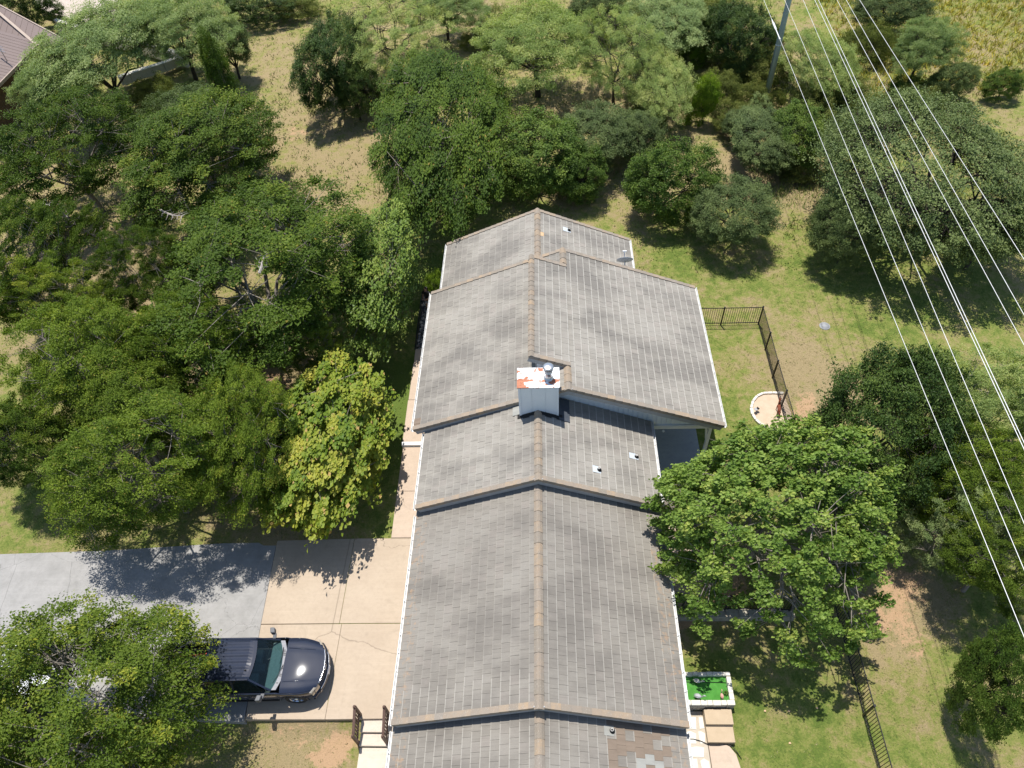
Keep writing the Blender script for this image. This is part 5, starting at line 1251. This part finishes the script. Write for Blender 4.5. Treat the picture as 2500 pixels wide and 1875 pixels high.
tree('yellow', 700, 960, 3.0, 142, 188, 'maple tree with yellowing leaves beside the sidewalk', 'maple_tree', rz=0)
tree('pear', 808, 603, 3.7, 90, 163, 'light green rounded tree beside the person and the stone bed', 'pear_tree', rz=0)
tree('elm0', 952, 296, 4.2, 150, 192, 'tall dark elm standing just behind the far roof', 'elm_tree')
tree('elm1', 565, 600, 5.6, 230, 215, 'broad dark elm between the pear tree and the left grove', 'elm_tree')
tree('elm2', 150, 335, 5.2, 190, 150, 'dark elm below the neighbour house on the left edge', 'elm_tree')
tree('elm0', 430, 345, 5.0, 170, 150, 'dark elm reaching out to the dry clearing', 'elm_tree', rz=1.2)
tree('elm1', 70, 560, 5.0, 170, 160, 'dark elm on the left edge halfway up the photo', 'elm_tree', rz=2.0)
tree('elmb', 190, 790, 4.8, 215, 150, 'elm with a few yellow sprays left of the grove', 'elm_tree')
tree('elmb', 420, 760, 4.6, 170, 130, 'loose elm in the middle of the left grove', 'elm_tree', rz=.9)
tree('elm2', 330, 1010, 5.0, 240, 165, 'wide elm shading the asphalt drive', 'elm_tree', rz=.3, leafm='elm2')
tree('elmb', 520, 950, 4.5, 140, 165, 'sparse elm beside the yellowing maple', 'elm_tree', rz=2.4)
tree('elm0', 60, 960, 4.6, 140, 90, 'small elm on the left edge above the open lawn', 'elm_tree', rz=.5)
tree('elmc', 150, 1550, 4.6, 325, 252, 'elm leaning over the truck bed at the bottom left', 'elm_tree', rz=1.0)
tree('elmb', 60, 1640, 4.6, 220, 120, 'elm cut by the bottom left corner of the photo', 'elm_tree', rz=2.8)
tree('elm1', 140, 665, 4.4, 165, 110, 'elm filling the left edge between the grove and the road lawn', 'elm_tree', rz=.0, leafm='elm2')
tree('elm2', 330, 590, 4.2, 130, 105, 'shaded elm between the broad elm and the left edge', 'elm_tree', rz=3.1)
tree('elmb', 655, 735, 3.4, 95, 75, 'low elm under the broad elm above the yellowing maple', 'elm_tree', rz=3.1)
tree('elm0', 300, 880, 4.2, 150, 100, 'middle elm of the lower left grove', 'elm_tree', rz=3.1, leafm='elm2')
tree('mesqg', 225, 95, 4.6, 170, 105, 'pale green mesquite beside the brown metal roof', 'mesquite_tree')
tree('mesqg', 120, 200, 3.6, 100, 70, 'small pale mesquite close to the timber wall', 'mesquite_tree', rz=1.)
tree('mesqg', 400, 60, 4.2, 120, 80, 'thin mesquite behind the stone wall at the top', 'mesquite_tree', rz=2.)
tree('juniper', 480, 190, 4.6, 52, 120, 'slim dark juniper at the edge of the dry clearing', 'juniper_tree')
tree('oak0', 480, 95, 2.6, 62, 55, 'round dark oak at the top of the dry clearing', 'oak_tree')
tree('oak1', 410, 250, 2.9, 110, 70, 'grey-green oak between the juniper and the elms', 'oak_tree')
tree('dark', 715, 130, 3.4, 88, 118, 'dense dark evergreen at the right side of the dry clearing', 'evergreen_tree')
tree('dark', 775, 190, 2.4, 55, 60, 'small dark evergreen between the elm and the clearing', 'evergreen_tree', rz=1.)
tree('mesq0', 850, 60, 4.4, 130, 100, 'bright mesquite above the dark evergreen', 'mesquite_tree')
tree('mesq1', 1150, 95, 4.8, 135, 100, 'large yellow-green mesquite with a dark forked trunk', 'mesquite_tree')
tree('mesq0', 1325, 110, 4.4, 110, 100, 'bright mesquite right of the largest one', 'mesquite_tree', rz=.7)
tree('mesq1', 1420, 175, 3.2, 80, 80, 'low mesquite fringe over the brush', 'mesquite_tree', rz=2.)
tree('shrub', 1175, 330, 2.6, 100, 95, 'bushy green oak directly behind the far roof peak', 'oak_tree')
tree('shrub', 1250, 375, 2.0, 60, 65, 'smaller bushy oak right of the far roof peak', 'oak_tree', rz=1.)
tree('oak0', 1290, 290, 2.5, 90, 70, 'olive oak in the middle of the back row', 'oak_tree')
tree('oak1', 1370, 290, 2.3, 70, 55, 'dusky oak at the right of the back row', 'oak_tree', rz=1.5)
tree('shrub', 1455, 395, 2.7, 105, 90, 'round green oak on the lawn beyond the big roof', 'oak_tree', rz=2.)
tree('oak0', 1588, 455, 2.4, 96, 75, 'grey-green oak standing alone beside the wire shadows', 'oak_tree', rz=.5)
tree('bright', 1515, 215, 2.0, 42, 55, 'bright green juniper bush left of the pole', 'juniper_bush')
tree('bright', 1500, 110, 1.8, 35, 40, 'small bright bush above the juniper', 'juniper_bush', rz=1.)
tree('dark', 1600, 75, 2.9, 85, 75, 'dark evergreen behind the pole', 'evergreen_tree', rz=2.)
tree('oak1', 1600, 262, 1.4, 46, 36, 'low grey bush at the foot of the pole', 'oak_bush', rz=2.)
tree('oak0', 1655, 300, 2.0, 75, 70, 'grey-green thicket oak below the pole', 'oak_tree', rz=1.1)
tree('shrub', 1720, 290, 2.2, 65, 75, 'darker thicket oak right below the pole', 'oak_tree', rz=.4)
tree('mesq1', 1770, 130, 3.2, 90, 70, 'straggly mesquite under the power lines', 'mesquite_tree', rz=1.)
tree('bigoak', 2030, 375, 4.5, 265, 185, 'huge spreading live oak right of the power lines', 'live_oak_tree', rz=0)
tree('oak1', 1830, 500, 2.6, 85, 75, 'live oak fringe nearest the wire shadows', 'live_oak_tree', rz=.6)
tree('oak0', 2130, 500, 3.2, 110, 70, 'dark live oak on the right edge above the lawn', 'live_oak_tree', rz=.6)
tree('mesqg', 2010, 95, 3.2, 80, 60, 'small grey mesquite in the meadow', 'mesquite_tree', rz=.2)
tree('oak0', 1930, 15, 2.6, 90, 45, 'dark oak at the top edge near the meadow', 'oak_tree', rz=.2)
tree('shrub', 2168, 180, 1.6, 48, 35, 'small dark shrub in the meadow near the right edge', 'meadow_bush', rz=.2)
tree('oak1', 2060, 170, 1.6, 60, 35, 'low dark oak below the meadow mesquite', 'oak_tree', rz=.9)
tree('dark', 1920, 930, 4.2, 185, 185, 'dense blue-green evergreen behind the large maple', 'evergreen_tree', rz=0)
tree('dark', 1990, 830, 3.2, 90, 70, 'dark evergreen crown under the power lines', 'evergreen_tree', rz=2.)
tree('elmb', 2115, 880, 3.8, 165, 135, 'bright mesquite on the right edge under the power lines', 'mesquite_tree', rz=1.5, leafm='mesq')
tree('elmb', 2080, 1030, 3.6, 155, 125, 'mixed green tree between the evergreen and the right edge', 'elm_tree', rz=1.6)
tree('elmb', 2070, 1130, 3.0, 135, 110, 'thin olive mesquite casting shadow on the bare soil', 'mesquite_tree', rz=3.1, leafm='mesqg')
tree('elm1', 2170, 1190, 3.6, 135, 140, 'dark tree on the right edge above the lower lawn', 'elm_tree', rz=.4, leafm='elm3')
tree('shrub', 2165, 1475, 3.2, 115, 130, 'green shrubby tree at the bottom right edge', 'oak_tree', rz=.4)
tree('dark', 560, 10, 2.4, 80, 40, 'dark tree at the top edge above the clearing', 'evergreen_tree', rz=1.4)
tree('mesqg', 980, 15, 3.0, 80, 50, 'faint mesquite at the top edge between larger ones', 'mesquite_tree', rz=1.4)
tree('oak1', 1290, 25, 2.5, 70, 40, 'oak at the top edge behind the mesquites', 'oak_tree', rz=1.4)
tree('mesqg', 1440, 40, 3.4, 90, 70, 'grey mesquite at the top edge left of the pole', 'mesquite_tree', rz=2.4)
tree('brush', 940, 610, .7, 26, 28, 'feathery green shrub at the corner of the far roof', 'shrub', leafm='bright')
tree('dark', 60, 15, 3.2, 80, 45, 'dark tree behind the brown metal roof', 'evergreen_tree', rz=2.4)
Gb = 'brush thicket plants'
for i, (u, v, hw, hh, z) in enumerate(((1560,190,45,35,1.2),(1580,250,45,35,1.2),(1700,330,45,30,1.1),(1745,370,60,25,.9),(1660,150,60,40,1.3),(1820,200,70,45,1.4),(1470,60,50,40,1.4),(1880,240,60,40,1.3),(1760,240,50,60,1.3),(1980,210,60,30,1.2),(1870,90,70,45,1.4),(1090,50,60,40,1.3),(1550,25,60,40,1.4),(1395,250,50,30,1.1),(640,10,60,30,1.3),(340,200,60,40,1.2),(1620,130,60,40,1.4))):
    nmz = ('left of the pole foot','below the pole foot, left','below the thicket oaks','on the tan grass under the lines','just above the pole foot','between the first power lines','at the top left of the pole','under the middle power lines','between the twin cables and the first line','above the huge live oak','at the top under the middle lines','at the top between two mesquites','at the top edge left of the pole','at the right end of the back oak row','at the top edge of the clearing','under the top left mesquite','behind the pole')[i]
    tree('brush', u, v, z, hw, hh, 'grey-green scrubby brush '+nmz, 'brush_plant', Gb, rz=i*1.3)
tree('bright', 152, 712, 6.2, 26, 20, 'small golden yellow sapling crown poking out of the left grove', 'sapling_tree', rz=0., leafm='gold')
tree('bright', 330, 820, 5.2, 16, 12, 'tiny golden sprig among the lower left elms', 'sapling_tree', rz=0., leafm='gold')
ru = random.Random(21); kk = 0
for (u0_, u1_, v0_, v1_, n_, wh) in ((1460,1700,30,240,13,'around the bright juniper bushes left of the pole'), (1640,1830,60,300,9,'under the power lines right of the pole'), (1000,1420,20,120,7,'at the feet of the mesquites along the top edge'), (1380,1560,120,250,4,'on the tan slope right of the mesquites'), (1830,2080,40,190,6,'in the meadow above the huge live oak'), (60,560,250,420,4,'in the gaps of the upper left elms'), (40,600,640,900,6,'in the gaps of the lower left grove')):
    for _ in range(n_):
        u, v = ru.uniform(u0_, u1_), ru.uniform(v0_, v1_); h = ru.uniform(.6, 1.1)
        tree('brush', u, v, h, ru.uniform(22, 42), ru.uniform(16, 28), 'low undergrowth bush '+wh, 'brush_plant', 'undergrowth bushes '+wh, rz=ru.choice((0, 1.6, 3.1, 4.7)), leafm=ru.choice((None, None, 'oakg', 'mesqg')))
# bare dead branches showing in the grove
def dead_branch(u, v, z, L, ang, label):
    x, y, _ = bp(u, v, z); rg_ = np.random.default_rng(int(u)); segs = []
    d = np.array([math.cos(ang), math.sin(ang), .15]); p0 = np.array([x, y, z]); pts = [p0+d*L*t+rg_.normal(size=3)*.05*(t > 0) for t in np.linspace(0, 1, 6)]
    segs.append((pts, list(np.linspace(.06, .015, 6))))
    for i in range(1, 6):
        for s_ in (-1, 1):
            e = pts[i]+(d*.5+np.array([-d[1], d[0], .2])*s_*.6)*L*.3*rg_.uniform(.5, 1.1); m_ = (pts[i]+e)/2+rg_.normal(size=3)*.05
            segs.append(([pts[i], m_, e], [.022,.014,.006]))
            e2 = m_+(e-m_)*.4+rg_.normal(size=3)*.25; segs.append(([m_, (m_+e2)/2, e2], [.012,.008,.004]))
    V_, F_ = tubes_np(segs, 5); o = link('dead_branch', npmesh('dead_branch', V_, F_), mottled('dead_wood', (.34,.30,.27), (.46,.42,.38), 9, .9)); tag(o, label, 'branch')
dead_branch(345, 452, 4.5, 2.2, R(-35), 'bare grey branch above the broad dark elm')
dead_branch(150, 470, 5.0, 2.0, R(150), 'bare grey branch between the elms on the left edge')
dead_branch(2060, 1110, 3.2, 1.6, R(-25), 'bare twigs at the edge of the olive mesquite')
dead_branch(560, 590, 8.2, 1.2, R(80), 'pale bare branch on top of the broad dark elm')

# grass tufts: short blades over the open ground
def tufts(name, n, area, hmin, hmax, spread, blades, seed, mats, width=.018, keep=None):
    rg_ = np.random.default_rng(seed); x0, x1, y0, y1 = area
    P = np.stack([rg_.uniform(x0, x1, n), rg_.uniform(y0, y1, n)], 1)
    hx_, hy_ = P[:, 0], P[:, 1]
    k = ~((hx_ > -5.3) & (hx_ < 7.1) & (hy_ > 0) & (hy_ < 30))                       # house
    k &= ~((hx_ < -4.8) & (hy_ < 14.35) & (hy_ > 7.0) & (hx_ > -62))                # drive
    k &= ~((hx_ > -6.95) & (hx_ < -4.8) & (hy_ < 29.5))                             # sidewalk, bed
    k &= ~((hx_ > 4) & (hx_ < 6.8) & (hy_ < 8.8)); k &= ~((hx_ > 9.5) & (hx_ < 11.5) & (hy_ > 19) & (hy_ < 22.1))
    P = P[k]
    if keep is not None: P = P[keep(P, rg_)]
    n = len(P); g = gz(P[:, 0], P[:, 1])
    idx = np.repeat(np.arange(n), blades); N = len(idx)
    b = np.concatenate([P[idx]+rg_.normal(size=(N, 2))*spread, (g[idx]-.01)[:, None]], 1); a = rg_.random(N)*6.283
    h = rg_.uniform(hmin, hmax, N); le = rg_.normal(size=(N, 2))*h[:, None]*.55; w_ = width*rg_.uniform(.6, 1.4, N)
    dx_ = np.stack([np.cos(a)*w_, np.sin(a)*w_, np.zeros(N)], 1); tip = b+np.concatenate([le, h[:, None]], 1)
    V_ = np.stack([b-dx_, b+dx_, tip], 1).reshape(-1, 3); me = npmesh(name, V_, np.arange(3*N).reshape(N, 3), {'rnd': rg_.random(n)[idx]*.6+rg_.random(N)*.4})
    me.materials.append(mats); o = bpy.data.objects.new(name, me); C.objects.link(o); tag(o, kind='stuff'); return o
def grassm(name, stops):
    m = NM(name); m.fin(m.ramp(m.attr('rnd').outputs['Fac'], stops), .8, 0, .2); return m.m
gl = grassm('lawn_blades', [(0, (.09,.14,.03)), (.4, (.19,.22,.06)), (.7, (.30,.28,.12)), (1, (.46,.38,.22))])
gf = grassm('field_blades', [(0, (.10,.16,.03)), (.45, (.18,.23,.05)), (.8, (.26,.27,.08)), (1, (.34,.29,.13))])
gw = grassm('weed_blades', [(0, (.09,.15,.03)), (.5, (.16,.23,.05)), (1, (.26,.30,.08))])
tufts('lawn_grass', 30000, (-26, 20, 3.2, 34), .03, .075, .05, 4, 3, gl)
tufts('field_grass', 14000, (-46, 40, 30, 76), .06, .16, .12, 4, 4, gf, .03)
tufts('tall_weeds', 6000, (8, 42, 34, 76), .25, .6, .16, 7, 5, gf, .022, lambda P, r: (np.sin(P[:, 0]*.5)+np.sin(P[:, 1]*.37+1)+r.normal(size=len(P))*.6) > .3)
tufts('field_weeds', 3800, (-32, 20, 31, 76), .12, .32, .20, 9, 8, gw, .03, lambda P, r: (np.sin(P[:, 0]*.7+2)+np.sin(P[:, 1]*.5)+r.normal(size=len(P))*.8) > .2)
yl = grassm('yellow_flowers', [(0, (.28,.30,.05)), (.6, (.42,.38,.05)), (1, (.58,.38,.05))])
tufts('meadow_flowers', 2600, (24, 42, 50, 76), .3, .55, .10, 5, 6, yl, .035)
print('individual tiles', n_ind[0], 'objects', len(bpy.data.objects))
